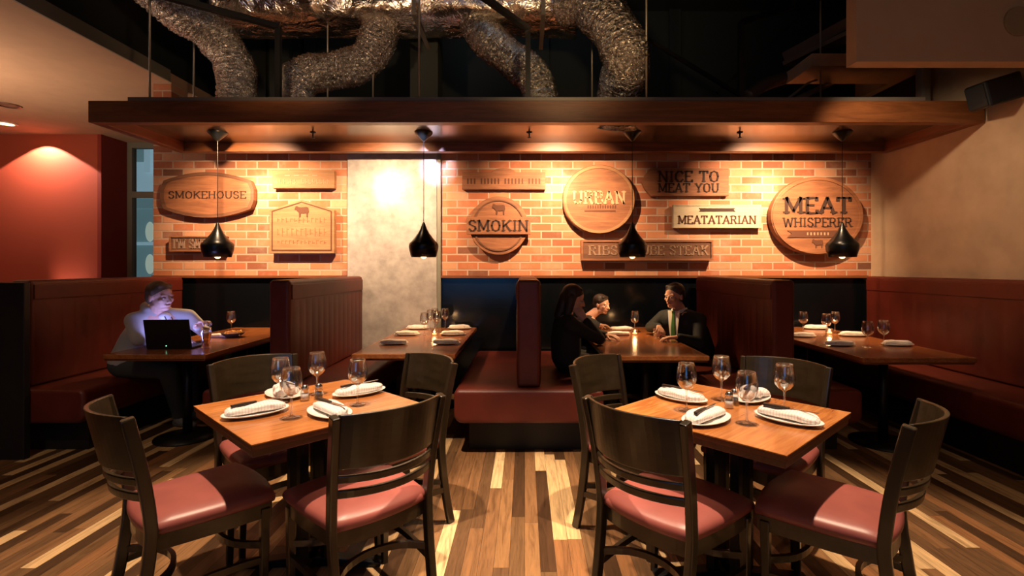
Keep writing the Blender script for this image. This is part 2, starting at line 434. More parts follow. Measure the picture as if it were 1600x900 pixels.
# upper void
struct(MB().box((-4.2, 1.0, 4.8), (4.7, 7.2, 4.9)).build('ceiling', M['void']), 'dark open ceiling')
b = MB().box((-4.2, 6.6, 2.6), (4.7, 6.7, 4.8))
for x0, x1 in ((-3.7, -3.4), (-2.9, -2.75), (.2, .32), (1.9, 2.05)): b.box((x0, 6.55, 2.6), (x1, 6.6, 4.8))
struct(b.build('wall_void', M['void']), 'dark wall behind the ducts')
b = MB().box((-1.28, YW, 2.95), (-.97, YW+.3, 4.8)); b.box((-3.3, 6.45, 2.6), (-3.05, 6.54, 4.8))
struct(b.build('trim_3', M['void_b']), 'dark grey pilasters behind the ducts')
struct(MB().box((-4.2, 1.0, 3.60), (-4.1, 6.6, 4.8)).build('wall_void_left', M['void']))
# left lower ceiling with its fascia, red room
struct(MB().box((-9.5, -3.5, 3.47), (-3.95, 8.3, 3.58)).build('ceiling_left', M['beige_c']), 'beige lowered ceiling on the left')
struct(MB().box((-3.95, -3.5, 3.47), (-3.93, YW-.03, 3.60)).build('trim_4', M['grey_trim']), 'edge board of the lowered ceiling')
struct(MB().box((-9.5, 7.72, 0), (-6.61, 7.85, 3.47)).build('wall_left_red', M['red_wall']), 'red painted wall of the left room')
struct(MB().box((-6.61, 7.72, 0), (-6.55, 8.3, 3.47)).build('wall_left_return', M['red_wall_shaded']), 'red return of the left wall, coloured darker for shade')
struct(MB().box((-9.6, -3.5, 0), (-9.5, 8.3, 3.58)).build('wall_left', M['red_wall']))
b = MB().box((-9.5, -3.6, 0), (-2.6, -3.5, 4.8)); b.box((-.1, -3.6, 0), (3.95, -3.5, 4.8)); b.box((-2.6, -3.6, 2.5), (-.1, -3.5, 4.8)); b.box((-2.6, -3.6, 0), (-.1, -3.5, .6))
struct(b.build('wall_front', M['beige']), 'wall behind the camera')
b = MB().box((-2.6, -3.58, .6), (-2.53, -3.5, 2.5)); b.box((-.17, -3.58, .6), (-.1, -3.5, 2.5)); b.box((-1.38, -3.58, .6), (-1.32, -3.5, 2.5))
wo2 = struct(b.build('window_added', M['grey_trim']), 'unseen window added behind the camera for its blue reflection'); MB().box((-2.53, -3.56, .6), (-.17, -3.55, 2.5)).build('pane', M['window_glass'], wo2)  # window added out of view so the black dado reflects blue
struct(MB().box((-4.5, -5.2, -1), (2.2, -5.1, 4)).build('blue_glow_panel', mat('blue glow', (.02, .05, .2), .8, emit=(.09, .27, .62), estr=2.3)), 'blue glowing panel added outside the window behind the camera')  # unseen glowing panel added for the blue tint on the dado
# window at the far left
WY = 8.22
wf = MB().box((-6.55, WY, 0), (-6.47, WY+.1, 3.47)); wf.box((-6.47, WY, 2.56), (-4.2, WY+.08, 2.66)); wf.box((-6.47, WY, 3.38), (-4.2, WY+.1, 3.47))
wf.box((-6.47, WY, 0), (-4.2, WY+.1, .12)); wf.box((-5.3, WY, 0), (-5.22, WY+.09, 3.47))
wo = struct(wf.build('window_1', M['grey_trim']), 'tall grey framed window beside the red wall')
p = MB().box((-6.47, WY+.04, .12), (-4.2, WY+.05, 2.56)).build('pane', M['window_glass'], wo)
p = MB().box((-6.47, WY+.04, 2.66), (-4.2, WY+.05, 3.38)).build('pane', M['window_glass'], wo)
# building across the street
ob = empty('street_building', (-6.2, 13.0, 0))
def bb(a, c, nm, mm, bev=0):
    o = MB().box((a[0]+6.2, a[1]-13, a[2]), (c[0]+6.2, c[1]-13, c[2])).build(nm, mm, ob); return o
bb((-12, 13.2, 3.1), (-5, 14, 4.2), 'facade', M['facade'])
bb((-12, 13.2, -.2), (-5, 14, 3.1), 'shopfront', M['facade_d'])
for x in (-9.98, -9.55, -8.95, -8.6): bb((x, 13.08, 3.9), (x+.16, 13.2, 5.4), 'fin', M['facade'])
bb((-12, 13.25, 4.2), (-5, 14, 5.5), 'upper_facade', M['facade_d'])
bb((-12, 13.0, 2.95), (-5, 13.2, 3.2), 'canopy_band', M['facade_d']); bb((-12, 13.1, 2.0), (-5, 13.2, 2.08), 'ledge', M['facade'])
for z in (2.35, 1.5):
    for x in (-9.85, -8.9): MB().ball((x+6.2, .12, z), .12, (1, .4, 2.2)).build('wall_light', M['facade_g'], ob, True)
tag(ob, 'pale blue building across the street seen through the far left window', 'building')
struct(MB().box((-14, 8.4, -.3), (-3, 14.2, -.2)).build('street_ground', M['plinth']), 'street outside')
# right dropped bulkhead and soffit
struct(MB().box((2.125, 3.2, 2.73), (3.85, 3.30, 4.8)).build('bulkhead_right', M['beige_c']), 'beige bulkhead hanging at top right')
struct(MB().box((2.75, 4.78, 3.34), (3.85, 5.25, 3.46)).build('soffit_right', M['beige']), 'beige soffit above the canopy end')
g = MB(); g.tube([(3.16, 3.186, 2.985), (3.16, 3.2, 2.985)], .095, 24)
tag(g.build('ceiling_speaker', mat('beige grille', (.30, .21, .12), .8), bevel=.004), 'round beige speaker grille on the top right bulkhead', 'speaker')
# recessed downlights in the left ceiling
for i, (x, y, on) in enumerate(((-7.42, 7.14, 1), (-6.55, 6.33, 0))):
    e = empty('recessed_downlight', (x, y, 3.47))
    MB().lathe([(.09, -.012), (.125, -.012), (.13, 0), (.09, 0), (.09, -.012)], 28).build('trim_ring', M['white'] if on else mat('bronze ring', (.16, .08, .05), .5), e, True)
    MB().lathe([(0, -.003), (.09, -.003), (.09, 0), (0, 0)], 28).build('lens', M['bulb'] if on else mat('dark lens', (.2, .12, .08), .4), e)
    tag(e, ['lit round downlight in the beige ceiling above the red wall', 'dark round recessed fitting in the beige ceiling left of the canopy'][i], 'ceiling light')
light('red_wall_wash', 'SPOT', (-7.38, 7.46, 3.44), 170, (1, .62, .50), (-7.38, 7.46, 0), .02, 114, .02)
light('left_room_lamp', 'AREA', (-6.2, 4.5, 2.2), 60, (1, .68, .46), (-6.2, 4.9, 4), 1.5)
light('red_wall_low', 'SPOT', (-7.1, 7.3, .9), 14, (1, .6, .5), (-7.0, 7.72, 1.25), .03, 80, .9)

# ------------------------------------------------------------------ canopy
cn = empty('wooden_canopy', (0, 4.7, 2.62))
def cb(a, c, nm, mm, bev=.004):
    return MB().box((a[0], a[1]-4.7, a[2]-2.62), (c[0], c[1]-4.7, c[2]-2.62)).build(nm, mm, cn, bevel=bev)
XL, XR = -3.64, 3.835
cb((XL, 4.16, 2.62), (XR, 4.25, 2.80), 'front_beam', M['beam'])
cb((XL, 5.20, 2.62), (XR, 5.29, 2.80), 'back_beam', M['beam'])
cb((XL, 4.25, 2.62), (XL+.09, 5.20, 2.80), 'side_beam', M['beam_side'])
cb((XR-.09, 4.25, 2.62), (XR, 5.20, 2.80), 'side_beam', M['beam_side'])
M['soffit'] = mat('dark glossy ceiling panel', (.14, .08, .045), .20, .5)
cb((XL+.09, 4.25, 2.71), (XR-.09, 5.20, 2.73), 'soffit_panel', M['soffit'], 0)
cb((-3.32, 4.17, 2.80), (3.35, 4.22, 2.835), 'top_rail', M['rail'])
cb((-3.32, 4.85, 2.80), (3.35, 4.90, 2.835), 'top_rail', M['rail'])
for (u, Y) in ((234, 4.19), (303, 4.87), (512, 4.87), (583, 4.87), (655, 4.19), (925, 4.87), (1010, 4.19), (1282, 4.87)):
    x = (u-U0)*Y/F
    MB().tube([(x, Y-4.7, .21), (x, Y-4.7, 2.18)], .0085, 8).build('hanger_rod', M['rod'], cn, True)
def seg(p, q, wd, nm='bracket_bar'):
    p = Vector(p)-Vector((0,4.7,2.62)); q = Vector(q)-Vector((0,4.7,2.62))
    return MB().bar([p, q], wd, wd, side=(0,1,0)).build(nm, M['black'], cn)
for u, v, q in ((435, 42, P(250, -8, 3.6)), (825, 45, P(742, -14, 3.5)), (1158, 35, P(1240, 10, 4.4))):
    a = P(u, v, 4.2); seg((a.x, 4.2, 2.81), a, .042); seg(a, q, .042)
    t = Vector((q.x, q.y, 4.8)); seg(q, t, .03, 'bracket_hanger')
seg(P(1158, 150, 4.2), P(1013, 62, 4.6), .03, 'brace'); seg(P(1120, 145, 4.3), P(1290, -10, 4.3), .025, 'brace')
tag(cn, 'long wooden canopy frame hung from the ceiling above the booths', 'canopy')

# ceiling spots hidden behind the front beam: they graze the brick
SP = [(412, 300, 1.0), (612, 296, .85), (872, 292, 1.0), (1194, 300, 1.05)]
for i, (u, v, k_) in enumerate(SP):
    tgt = P(u, v, YW)
    x = tgt.x*0.94
    e = empty('recessed_spotlight', (x, 4.42, 2.71))
    MB().lathe([(.035, -.03), (.048, -.03), (.05, 0), (.035, 0), (.035, -.03)], 20).build('housing', M['black'], e, True)
    MB().lathe([(0, -.012), (.035, -.012), (.035, -.008), (0, -.008)], 20).build('lens', M['bulb'], e)
    light('wall_spot', 'SPOT', (0, 0, -.035), 420*k_, (1, .63, .36), None, .02, 98, 1.0, e).rotation_euler = (tgt+Vector((0,0,-.35))-Vector((x, 4.42, 2.675))).to_track_quat('-Z', 'Y').to_euler()
    light('wall_spot_core', 'SPOT', (0, 0, -.035), 200*k_, (1, .76, .50), None, .015, 25, 1.0, e).rotation_euler = (tgt-Vector((x, 4.42, 2.675))).to_track_quat('-Z', 'Y').to_euler()
    # upper wash of the same fitting
    tag(e, 'small recessed spotlight in the canopy, %s' % ['first from the left', 'above the concrete column', 'above the round URBAN sign', 'above the whitewashed sign'][i], 'spotlight', 'canopy spotlights')
light('cool_spot', 'SPOT', (-1.0, 4.32, 2.67), 330, (.62, .62, 1), P(683, 262, YW-.06), .012, 22, 1.0)

# ------------------------------------------------------------------ pendants
def make_pendant():
    e = empty('pendant_lamp', (0, 0, 0))
    MB().lathe([(0, 0), (.088, 0), (.084, -.01), (.014, -.082), (0, -.085)], 24).build('ceiling_cup', M['pend'], e, True)
    MB().tube([(0, 0, -.07), (0, 0, -.88)], .0035, 8).build('cord', M['pend'], e)
    out = [(.118, 0), (.136, .065), (.142, .105), (.136, .13), (.112, .155), (.084, .188), (.055, .228), (.03, .275), (.014, .32), (.007, .335)]
    MB().lathe([(0, .335)]+[(r, z) for r, z in reversed(out)]+[(.112, .0)]+[(.128, .065), (.134, .105), (.126, .13), (.10, .155), (0, .185)], 40, (0, 0, -1.20)).build('shade', M['pend'], e, True)
    MB().lathe([(.1105, .003), (.1265, .065), (.132, .105), (.124, .128), (.098, .152), (0, .180)], 40, (0, 0, -1.20)).build('brass_lining', M['gold'], e, True)
    MB().ball((0, 0, -1.188), .028, seg=14).build('bulb', M['bulb'], e, True)
    light('pendant_light', 'SPOT', (0, 0, -1.222), 34, (1, .62, .30), (0, 0, -3), .03, 120, .7, e)
    return e
pp = make_pendant()
for i, (u, lab) in enumerate(((340, 'black pendant lamp over the booth of the man with the laptop'), (662, 'black pendant lamp hanging in front of the concrete column'),
        (988, 'black pendant lamp over the booth of the man in the green tie'), (1316, 'black pendant lamp hanging at the far right over the empty booth'))):
    o = pp if i == 0 else copy_tree(pp)
    o.location = ((u-U0)*4.8/F, 4.8, 2.71); tag(o, lab, 'pendant lamp', 'black pendant lamps')
for i, u in enumerate((489, 827, 1156)):
    e = empty('sprinkler_head', ((u-U0)*4.8/F, 4.8, 2.71))
    MB().lathe([(0, 0), (.028, 0), (.028, -.006), (.008, -.012), (.007, -.045), (0, -.045)], 16).build('body', M['black'], e, True)
    MB().lathe([(0, -.045), (.012, -.045), (.02, -.052), (0, -.056)], 16).build('deflector', M['black'], e, True)
    tag(e, 'small sprinkler head under the canopy, %s' % ('left of the concrete column', 'between the column and the URBAN sign', 'above the MEATATARIAN sign')[i], 'sprinkler', 'sprinkler heads')

# ------------------------------------------------------------------ ducts
def smooth_path(pts, n=8):
    pts = [Vector(p) for p in pts]; out = []
    for i in range(len(pts)-1):
        p0 = pts[max(i-1, 0)]; p1 = pts[i]; p2 = pts[i+1]; p3 = pts[min(i+2, len(pts)-1)]
        for k in range(n):
            t = k/n
            out.append(.5*((2*p1)+(-p0+p2)*t+(2*p0-5*p1+4*p2-p3)*t*t+(-p0+3*p1-3*p2+p3)*t*t*t))
    out.append(pts[-1]); return out
def flex(pts, r, label):
    pth = smooth_path(pts, 14)
    fine = []
    for a, b2 in zip(pth, pth[1:]):
        fine += [a, (a+b2)/2]
    fine.append(pth[-1])
    def fn(k, a):
        q = noise.noise(Vector((k*.33, math.cos(a)*2.2, math.sin(a)*2.2+r*50)))
        return 1+.045*math.sin(k*1.9)+.04*q
    rr = [r*(1+.04*math.sin(i*.21)) for i in range(len(fine))]
    o = MB().tube(fine, rr, 36, fn).build('flexible_duct', M['foil'], None, True)
    tag(o, label, 'duct', 'flexible foil ducts'); return o
DY = 4.9
flex([P(215, -40, 4.2), P(268, 10, 4.4), P(325, 48, 4.65), P(362, 92, 4.75), P(370, 130, 4.75), Vector((-2.74, 4.75, 2.735))], .175, 'crinkled silver flexible duct dropping behind the canopy at far left')
flex([P(600, -5, DY), P(596, 45, DY), P(570, 95, DY), P(515, 112, DY), P(472, 118, DY), P(463, 145, 4.8), Vector((-2.19, 4.8, 2.735))], .175, 'S-shaped silver flexible duct left of centre')
flex([P(735, 5, DY), P(752, 50, 4.85), P(798, 92, 4.8), P(838, 128, 4.75), Vector((.16, 4.72, 2.735))], .17, 'slanting silver flexible duct near the middle of the ceiling')
flex([P(885, 2, 4.6), P(925, 10, 4.45), P(965, 55, 4.3), P(980, 105, 4.35), P(968, 138, 4.6), Vector((.86, 4.75, 2.735))], .20, 'thick bent silver flexible duct at the right end of the main duct')
# main foil wrapped duct
rings = []
nx_ = 90
for i in range(nx_+1):
    x = -2.95+(.52+2.95)*i/nx_
    c = Vector((x, 4.95, 4.08)); ring = []
    for j in range(32):
        a = 2*PI*j/32; ca, sa = math.cos(a), math.sin(a)
        yy = .34*math.copysign(abs(ca)**.5, ca); zz = .31*math.copysign(abs(sa)**.5, sa)
        q = 1+.05*noise.noise(Vector((x*5, ca*2, sa*2)))+.03*noise.noise(Vector((x*16, ca*6, sa*6)))
        ring.append(c+Vector((0, yy*q, zz*q)))
    rings.append(ring)
e = empty('foil_wrapped_duct', (0, 4.95, 4.08))
for r in rings:
    for j in range(len(r)): r[j] = r[j]-Vector((0, 4.95, 4.08))
MB().loft(rings).build('duct_body', M['foil_main'], e, True)
for x in (-1.02, .17):
    MB().bar([(x, -.37, -.34), (x, -.37, .72)], .035, .012).build('strap', M['rail'], e)
    MB().box((x-.02, -.37, -.35), (x+.02, .37, -.335)).build('cradle', M['rail'], e)
tag(e, 'long foil wrapped main duct running across the open ceiling', 'duct')
# pipes and trays on the right
e = empty('cable_tray', P(1280, 85, 4.9))
o0 = Vector(e.location)
MB().bar([P(1350, 45, 4.7)-o0, P(1235, 100, 5.3)-o0], .30, .04, side=(0,1,0)).build('tray', M['duct_brown'], e)
MB().bar([P(1350, 22, 4.7)-o0, P(1225, 90, 5.3)-o0], .03, .10, side=(0,1,0)).build('side_rail', M['duct_brown'], e)
tag(e, 'dusty brown cable tray slanting down beside the right bulkhead', 'cable tray')
e = empty('bent_foil_duct', P(1210, 130, 5.2)); o0 = Vector(e.location)
MB().tube(smooth_path([P(1168, 152, 5.0)-o0, P(1192, 134, 5.1)-o0, P(1225, 122, 5.3)-o0, P(1262, 112, 5.5)-o0, P(1300, 110, 6.0)-o0], 6), .065, 16).build('duct_body', M['duct_brown'], e, True)
tag(e, 'small brown duct behind the right part of the canopy', 'duct')
e = empty('slanting_pipes', P(1260, 140, 4.8)); o0 = Vector(e.location)
MB().tube([P(1226, 158, 4.6)-o0, P(1262, 130, 5.0)-o0, P(1310, 112, 5.5)-o0], .012, 8).build('pipe', M['rod'], e, True)
MB().tube([P(1248, 154, 4.7)-o0, P(1290, 134, 5.2)-o0, P(1312, 122, 5.5)-o0], .03, 12).build('pipe', M['duct_brown'], e, True)
tag(e, 'pair of thin pipes slanting behind the right end of the canopy', 'pipe')
o = MB().box((3.72, 4.66, 2.80), (3.80, 4.76, 3.34)).build('vertical_pipe', mat('pale painted pipe', (.36, .34, .27), .6), bevel=.02)
tag(o, 'pale vertical pipe box above the right end of the canopy', 'pipe')
# wall speaker
e = empty('wall_speaker', (3.73, 3.93, 2.80)); e.rotation_euler = (math.radians(4), math.radians(-16), math.radians(-8))
MB().box((-.16, -.11, -.10), (.10, .11, .10)).build('cabinet', M['speaker'], e, bevel=.015)
MB().box((-.168, -.095, -.085), (-.16, .095, .085)).build('grille', M['grille'], e)
MB().bar([(.09, 0, 0), (.14, 0, -.03)], .05, .05).build('bracket', M['speaker'], e)
tag(e, 'black loudspeaker fixed high on the beige right wall', 'speaker')

# ------------------------------------------------------------------ lettering
G = {
 'A': (.95, [[(.08,0),(.475,1)],[(.475,1),(.87,0)],[(.24,.34),(.71,.34)]], [(.08,0),(.87,0)]),
 'B': (.8, [[(.15,0),(.15,1)],[(.15,1),(.5,1),(.68,.88),(.68,.64),(.5,.53),(.15,.53)],[(.5,.53),(.74,.42),(.74,.12),(.52,0),(.15,0)]], [(.12,0),(.12,1)]),
 'C': (.85, [[(.8,.78),(.62,.97),(.35,.97),(.12,.72),(.12,.28),(.35,.03),(.62,.03),(.8,.22)]], []),
 'E': (.78, [[(.15,0),(.15,1)],[(.15,1),(.72,1),(.72,.84)],[(.15,.52),(.55,.52)],[(.15,0),(.74,0),(.74,.17)]], [(.12,0),(.12,1)]),
 'H': (.95, [[(.15,0),(.15,1)],[(.8,0),(.8,1)],[(.15,.52),(.8,.52)]], [(.15,0),(.15,1),(.8,0),(.8,1)]),
 'I': (.42, [[(.21,0),(.21,1)]], [(.21,0),(.21,1)]),
 'K': (.9, [[(.15,0),(.15,1)],[(.78,1),(.15,.42)],[(.36,.6),(.8,0)]], [(.15,0),(.15,1),(.8,0),(.76,1)]),
 'M': (1.15, [[(.15,0),(.15,1)],[(.15,1),(.575,.15)],[(.575,.15),(1,1)],[(1,1),(1,0)]], [(.15,0),(.12,1),(1,0),(1.03,1)]),
 'N': (.98, [[(.15,0),(.15,1)],[(.15,1),(.82,0)],[(.82,0),(.82,1)]], [(.15,0),(.12,1),(.82,1)]),
 'O': (.95, [[(.475,1),(.2,.88),(.1,.5),(.2,.12),(.475,0),(.75,.12),(.85,.5),(.75,.88),(.475,1)]], []),
 'P': (.78, [[(.15,0),(.15,1)],[(.15,1),(.52,1),(.7,.88),(.7,.6),(.52,.48),(.15,.48)]], [(.15,0),(.12,1)]),
 'R': (.88, [[(.15,0),(.15,1)],[(.15,1),(.52,1),(.7,.88),(.7,.62),(.52,.5),(.15,.5)],[(.48,.5),(.78,0)]], [(.15,0),(.12,1),(.8,0)]),
 'S': (.75, [[(.66,.8),(.5,.98),(.25,.98),(.1,.84),(.12,.64),(.62,.4),(.68,.2),(.5,.02),(.25,.02),(.08,.2)]], []),
 'T': (.85, [[(.425,0),(.425,1)],[(.06,.82),(.06,1),(.79,1),(.79,.82)]], [(.425,0)]),
 'U': (.95, [[(.15,1),(.15,.28),(.3,.03),(.63,.03),(.8,.28),(.8,1)]], [(.15,1),(.8,1)]),
 'W': (1.25, [[(.1,1),(.35,0)],[(.35,0),(.62,.85)],[(.62,.85),(.9,0)],[(.9,0),(1.15,1)]], [(.1,1),(1.15,1)]),
 'Y': (.9, [[(.1,1),(.45,.48)],[(.8,1),(.45,.48)],[(.45,.48),(.45,0)]], [(.1,1),(.8,1),(.45,0)]),
 "'": (.28, [[(.14,1),(.14,.76)]], []), ' ': (.45, [], []),
}
def text(mb, s, cx, cz, width, height, y, t=.13, depth=.006, arc=0):
    tot = sum(G[c][0] for c in s)+.10*(len(s)-1); sx = width/tot; x = cx-width/2; th = t*height
    for ch in s:
        wd, st, sf = G[ch]
        mid = (x+wd*sx/2-cx)/(width/2)
        oz = cz-height/2-arc*mid*mid
        def q(p): return (x+p[0]*sx, oz+p[1]*height)
        for pl in st:
            for a, b2 in zip(pl, pl[1:]):
                A, B = Vector(q(a)), Vector(q(b2)); d = B-A
                if d.length < 1e-6: continue
                d.normalize(); nn = Vector((-d.y, d.x))
                wv = th*(1.0 if abs(d.y) > .6 else .62)
                A2 = A-d*wv*.25; B2 = B+d*wv*.25
                mb.prism([tuple(A2+nn*wv/2), tuple(B2+nn*wv/2), tuple(B2-nn*wv/2), tuple(A2-nn*wv/2)], y-depth, y)
        for p in sf:
            c = q(p); hw = th*1.05; hh = th*.26; zc = c[1]+(hh if p[1] < .5 else -hh)
            mb.prism([(c[0]-hw, zc-hh), (c[0]+hw, zc-hh), (c[0]+hw, zc+hh), (c[0]-hw, zc+hh)], y-depth*.9, y)
        x += (wd+.10)*sx
BULL = [(-.5,.25),(-.42,.42),(-.30,.40),(-.22,.34),(.0,.32),(.35,.36),(.48,.30),(.52,.0),(.46,-.12),(.44,-.4),(.36,-.4),(.34,-.1),(.1,-.14),(-.05,-.12),(-.1,-.4),(-.18,-.4),(-.2,-.1),(-.3,.0),(-.38,.1),(-.5,.12)]
def bull(mb, cx, cz, s, y, depth=.006): mb.prism([(cx+a*s, cz+b*s) for a, b in BULL], y-depth, y)
def ell(cx, cz, rx, rz, n=48, a0=0, a1=2*PI):
    return [(cx+rx*math.cos(a0+(a1-a0)*i/n), cz+rz*math.sin(a0+(a1-a0)*i/n)) for i in range(n if abs(a1-a0-2*PI) < 1e-6 else n+1)]
def frame(mb, outl, w_, y, depth):
    cx = sum(p[0] for p in outl)/len(outl); cz = sum(p[1] for p in outl)/len(outl); n = len(outl)
    ex = max(abs(p[0]-cx) for p in outl); ez = max(abs(p[1]-cz) for p in outl)
    inn = [(cx+(p[0]-cx)*(1-w_/ex), cz+(p[1]-cz)*(1-w_/ez)) for p in outl]
    for i in range(n):
        j = (i+1) % n; mb.prism([outl[i], outl[j], inn[j], inn[i]], y-depth, y)
YB = YW-.02          # brick face
def sgn(name, u0, v0, u1, v1, th=.05, off=.02):
    """sign helper: returns empty at its centre, local px->metre function, front plane y(local), half sizes"""
    Yf = YB-off-th; s = Yf/F; cx = ((u0+u1)/2-U0)*s; cz = H-((v0+v1)/2-V0)*s
    e = empty(name, (cx, Yf, cz))
    return e, s, (u1-u0)/2*s, (v1-v0)/2*s, th, off
def board(e, outl, th, off, m_, bev=.004):
    o = MB().prism(outl, 0, th).build('board', m_, e, bevel=bev)
    MB().box((-.03, th, -.03), (.03, th+off, .03)).build('wall_mount', M['edge_d'], e); return o
# 1 smokehouse
e, s, hw, hz, th, of = sgn('barrel_sign', 251, 269, 397, 340, .06, .02)
outl = [(-hw*.93+hw*1.86*i/24, hz*(.62+.38*(1-((i-12)/12)**2))) for i in range(25)]
outl = outl+[(hw, .25*hz), (hw, -.25*hz)]+[(-p[0], -p[1]) for p in outl]+[(-hw, -.25*hz), (-hw, .25*hz)]
board(e, outl, th, of, M['sign']); b = MB(); frame(b, outl, .035, 0, .008); b.build('raised_rim', M['sign_d'], e)
b = MB(); text(b, 'SMOKEHOUSE', 0, .0, hw*1.66, .075, 0, .15); b.build('lettering', M['ink'], e)
tag(e, 'barrel shaped brown sign reading SMOKEHOUSE', 'sign')
# 2 small board top left
e, s, hw, hz, th, of = sgn('wall_sign', 425, 266, 522, 294, .07, .02)
board(e, [(-hw,-hz),(hw,-hz),(hw,hz),(-hw,hz)], th, of, M['sign_l'])
b = MB()
for i in range(15):
    if i in (6,): continue
    x = -hw*.82+i*hw*1.64/14; q = random.random()*.03; b.box((x-.014, -.004, -.052), (x-.006, 0, .0)); b.box((x-.01, -.004, -.05+q), (x+.012, 0, -.04+q))
for i in range(4): x = -hw*.5+i*.1; b.box((x-.03, -.004, .035), (x+.03, 0, .045))
b.build('worn_lettering', M['ink_l'], e)
tag(e, 'small rectangular brown sign with worn lettering above the house shaped sign', 'sign')
# 3 house shaped
e, s, hw, hz, th, of = sgn('wall_sign', 421, 312, 522, 396, .07, .03)
outl = [(-hw,-hz),(hw,-hz),(hw,hz*.62),(.0,hz),(-hw,hz*.62)]
board(e, outl, th, of, M['sign_l'])
inn = [(-hw*.93,-hz*.9),(hw*.93,-hz*.9),(hw*.93,hz*.58),(.0,hz*.93),(-hw*.93,hz*.58)]
b = MB(); frame(b, inn, .012, 0, .005); b.build('inner_border', M['ink_m'], e)
b = MB(); bull(b, 0, hz*.55, .15, 0, .005); b.build('bull_emblem', M['ink_m'], e)
b = MB()
rr = random.Random(3)
for row, (z, hh, n) in enumerate(((.07, .05, 12), (-.06, .08, 11), (-.17, .035, 13))):
    for i in range(n):
        x = -hw*.72+i*hw*1.44/(n-1); hh2 = hh*(.7+.5*rr.random())
        b.box((x-.012, -.003, z-hh2/2), (x-.005, 0, z+hh2/2)); q = (rr.random()-.5)*hh2; b.box((x-.008, -.003, z+q*.8), (x+.013, 0, z+q*.8+.008))
b.build('worn_lettering', mat('faint stained lettering', (.27, .125, .055), .8), e)
tag(e, 'house shaped light wooden sign with small bull and worn text', 'sign')
# 4 im smokin
e, s, hw, hz, th, of = sgn('wall_sign', 265, 369, 353, 393, .06, .02)
board(e, [(-hw,-hz),(hw,-hz),(hw,hz),(-hw,hz)], th, of, M['sign_d']); b = MB(); frame(b, [(-hw,-hz),(hw,-hz),(hw,hz),(-hw,hz)], .014, 0, .012); b.build('raised_rim', M['sign'], e)
b = MB(); text(b, "I'M SMOKIN", 0, 0, hw*1.75, .095, 0, .16); b.build('lettering', mat('greyish lettering', (.26, .17, .12), .8), e)
tag(e, "small dark sign reading I'M SMOKIN, half behind the left pendant lamp", 'sign')
# 5 long board with arch
e, s, hw, hz, th, of = sgn('wall_sign', 722, 269, 852, 296, .05, .02)
outl = [(-hw,-hz),(hw,-hz),(hw,hz)]+[(.0+.13*math.cos(a), hz+.045*math.sin(a)) for a in [PI*i/10 for i in range(11)]]+[(-hw,hz)]
board(e, outl, th, of, M['sign'])
b = MB()
for i in range(22):
    if i % 7 == 3: continue
    x = -hw*.86+i*hw*1.72/21; b.box((x-.009, -.004, -.035), (x+.008, 0, .025))
b.build('worn_lettering', M['ink_m'], e)
tag(e, 'long brown sign with a small arched top and unreadable text above SMOKIN', 'sign')
# 6 smokin round
e, s, hw, hz, th, of = sgn('round_sign', 731, 306, 827, 398, .09, .03)
R = hz
outl = ell(0, 0, R*1.0, R, 56); board(e, outl, th-.03, of+.03, M['sign'])
e2 = [c for c in kids(e) if c.name.startswith('board')][0]; e2.location = (0, .03, 0)
for c in kids(e):
    if c.name.startswith('wall_mount'): c.location = (0, .03, 0); c.scale = (1, 1, 1)
b = MB(); frame(b, ell(0, 0, R*.88, R*.88, 56), .014, .03, .012); b.build('inner_border', M['sign_d'], e)
b = MB().box((-hw*1.04, -.01, -.10), (hw*1.04, .035, .09)); b.build('banner', M['sign'], e, bevel=.004)
b = MB(); text(b, 'SMOKIN', 0, -.005, hw*1.95, .115, -.01, .17); b.build('lettering', M['ink'], e)
b = MB(); bull(b, 0, R*.55, .14, .03, .008); b.build('bull_emblem', M['ink_m'], e)
tag(e, 'round brown sign with a banner reading SMOKIN', 'sign')
# 7 urban round
e, s, hw, hz, th, of = sgn('round_sign', 879, 257, 993, 366, .08, .03)
outl = ell(0, 0, hw, hz, 64); board(e, outl, th, of, M['sign'], .01)
b = MB(); frame(b, ell(0, 0, hw*.97, hz*.97, 64), .03, 0, .010); b.build('raised_rim', M['sign_l'], e)
b = MB(); text(b, 'URBAN', 0, .02, hw*1.45, .135, 0, .17, .008); b.build('lettering', mat('pale raised lettering', (.55, .33, .18), .8), e)
b = MB()
for i in range(12): x = -.12+i*.027; b.box((x-.007, -.004, -.10), (x+.007, 0, -.065))
b.box((-.16, -.004, -.135), (.18, 0, -.118)); b.build('small_lettering', M['ink_m'], e)
tag(e, 'round light wooden sign reading URBAN', 'sign')
# 8 nice to meat you
e, s, hw, hz, th, of = sgn('wall_sign', 1003, 263, 1139, 306, .05, .02)
outl = [(-hw*.8,-hz),(hw,-hz),(hw,hz),(-hw*.8,hz),(-hw*.93,hz*.5),(-hw,0),(-hw*.93,-hz*.5)]
board(e, outl, th, of, M['sign'])
b = MB(); text(b, 'NICE TO', hw*.07, hz*.40, hw*1.4, .115, 0, .18); text(b, 'MEAT YOU', hw*.07, -hz*.42, hw*1.4, .095, 0, .17); b.build('lettering', M['ink'], e)
tag(e, 'brown sign reading NICE TO MEAT YOU', 'sign')
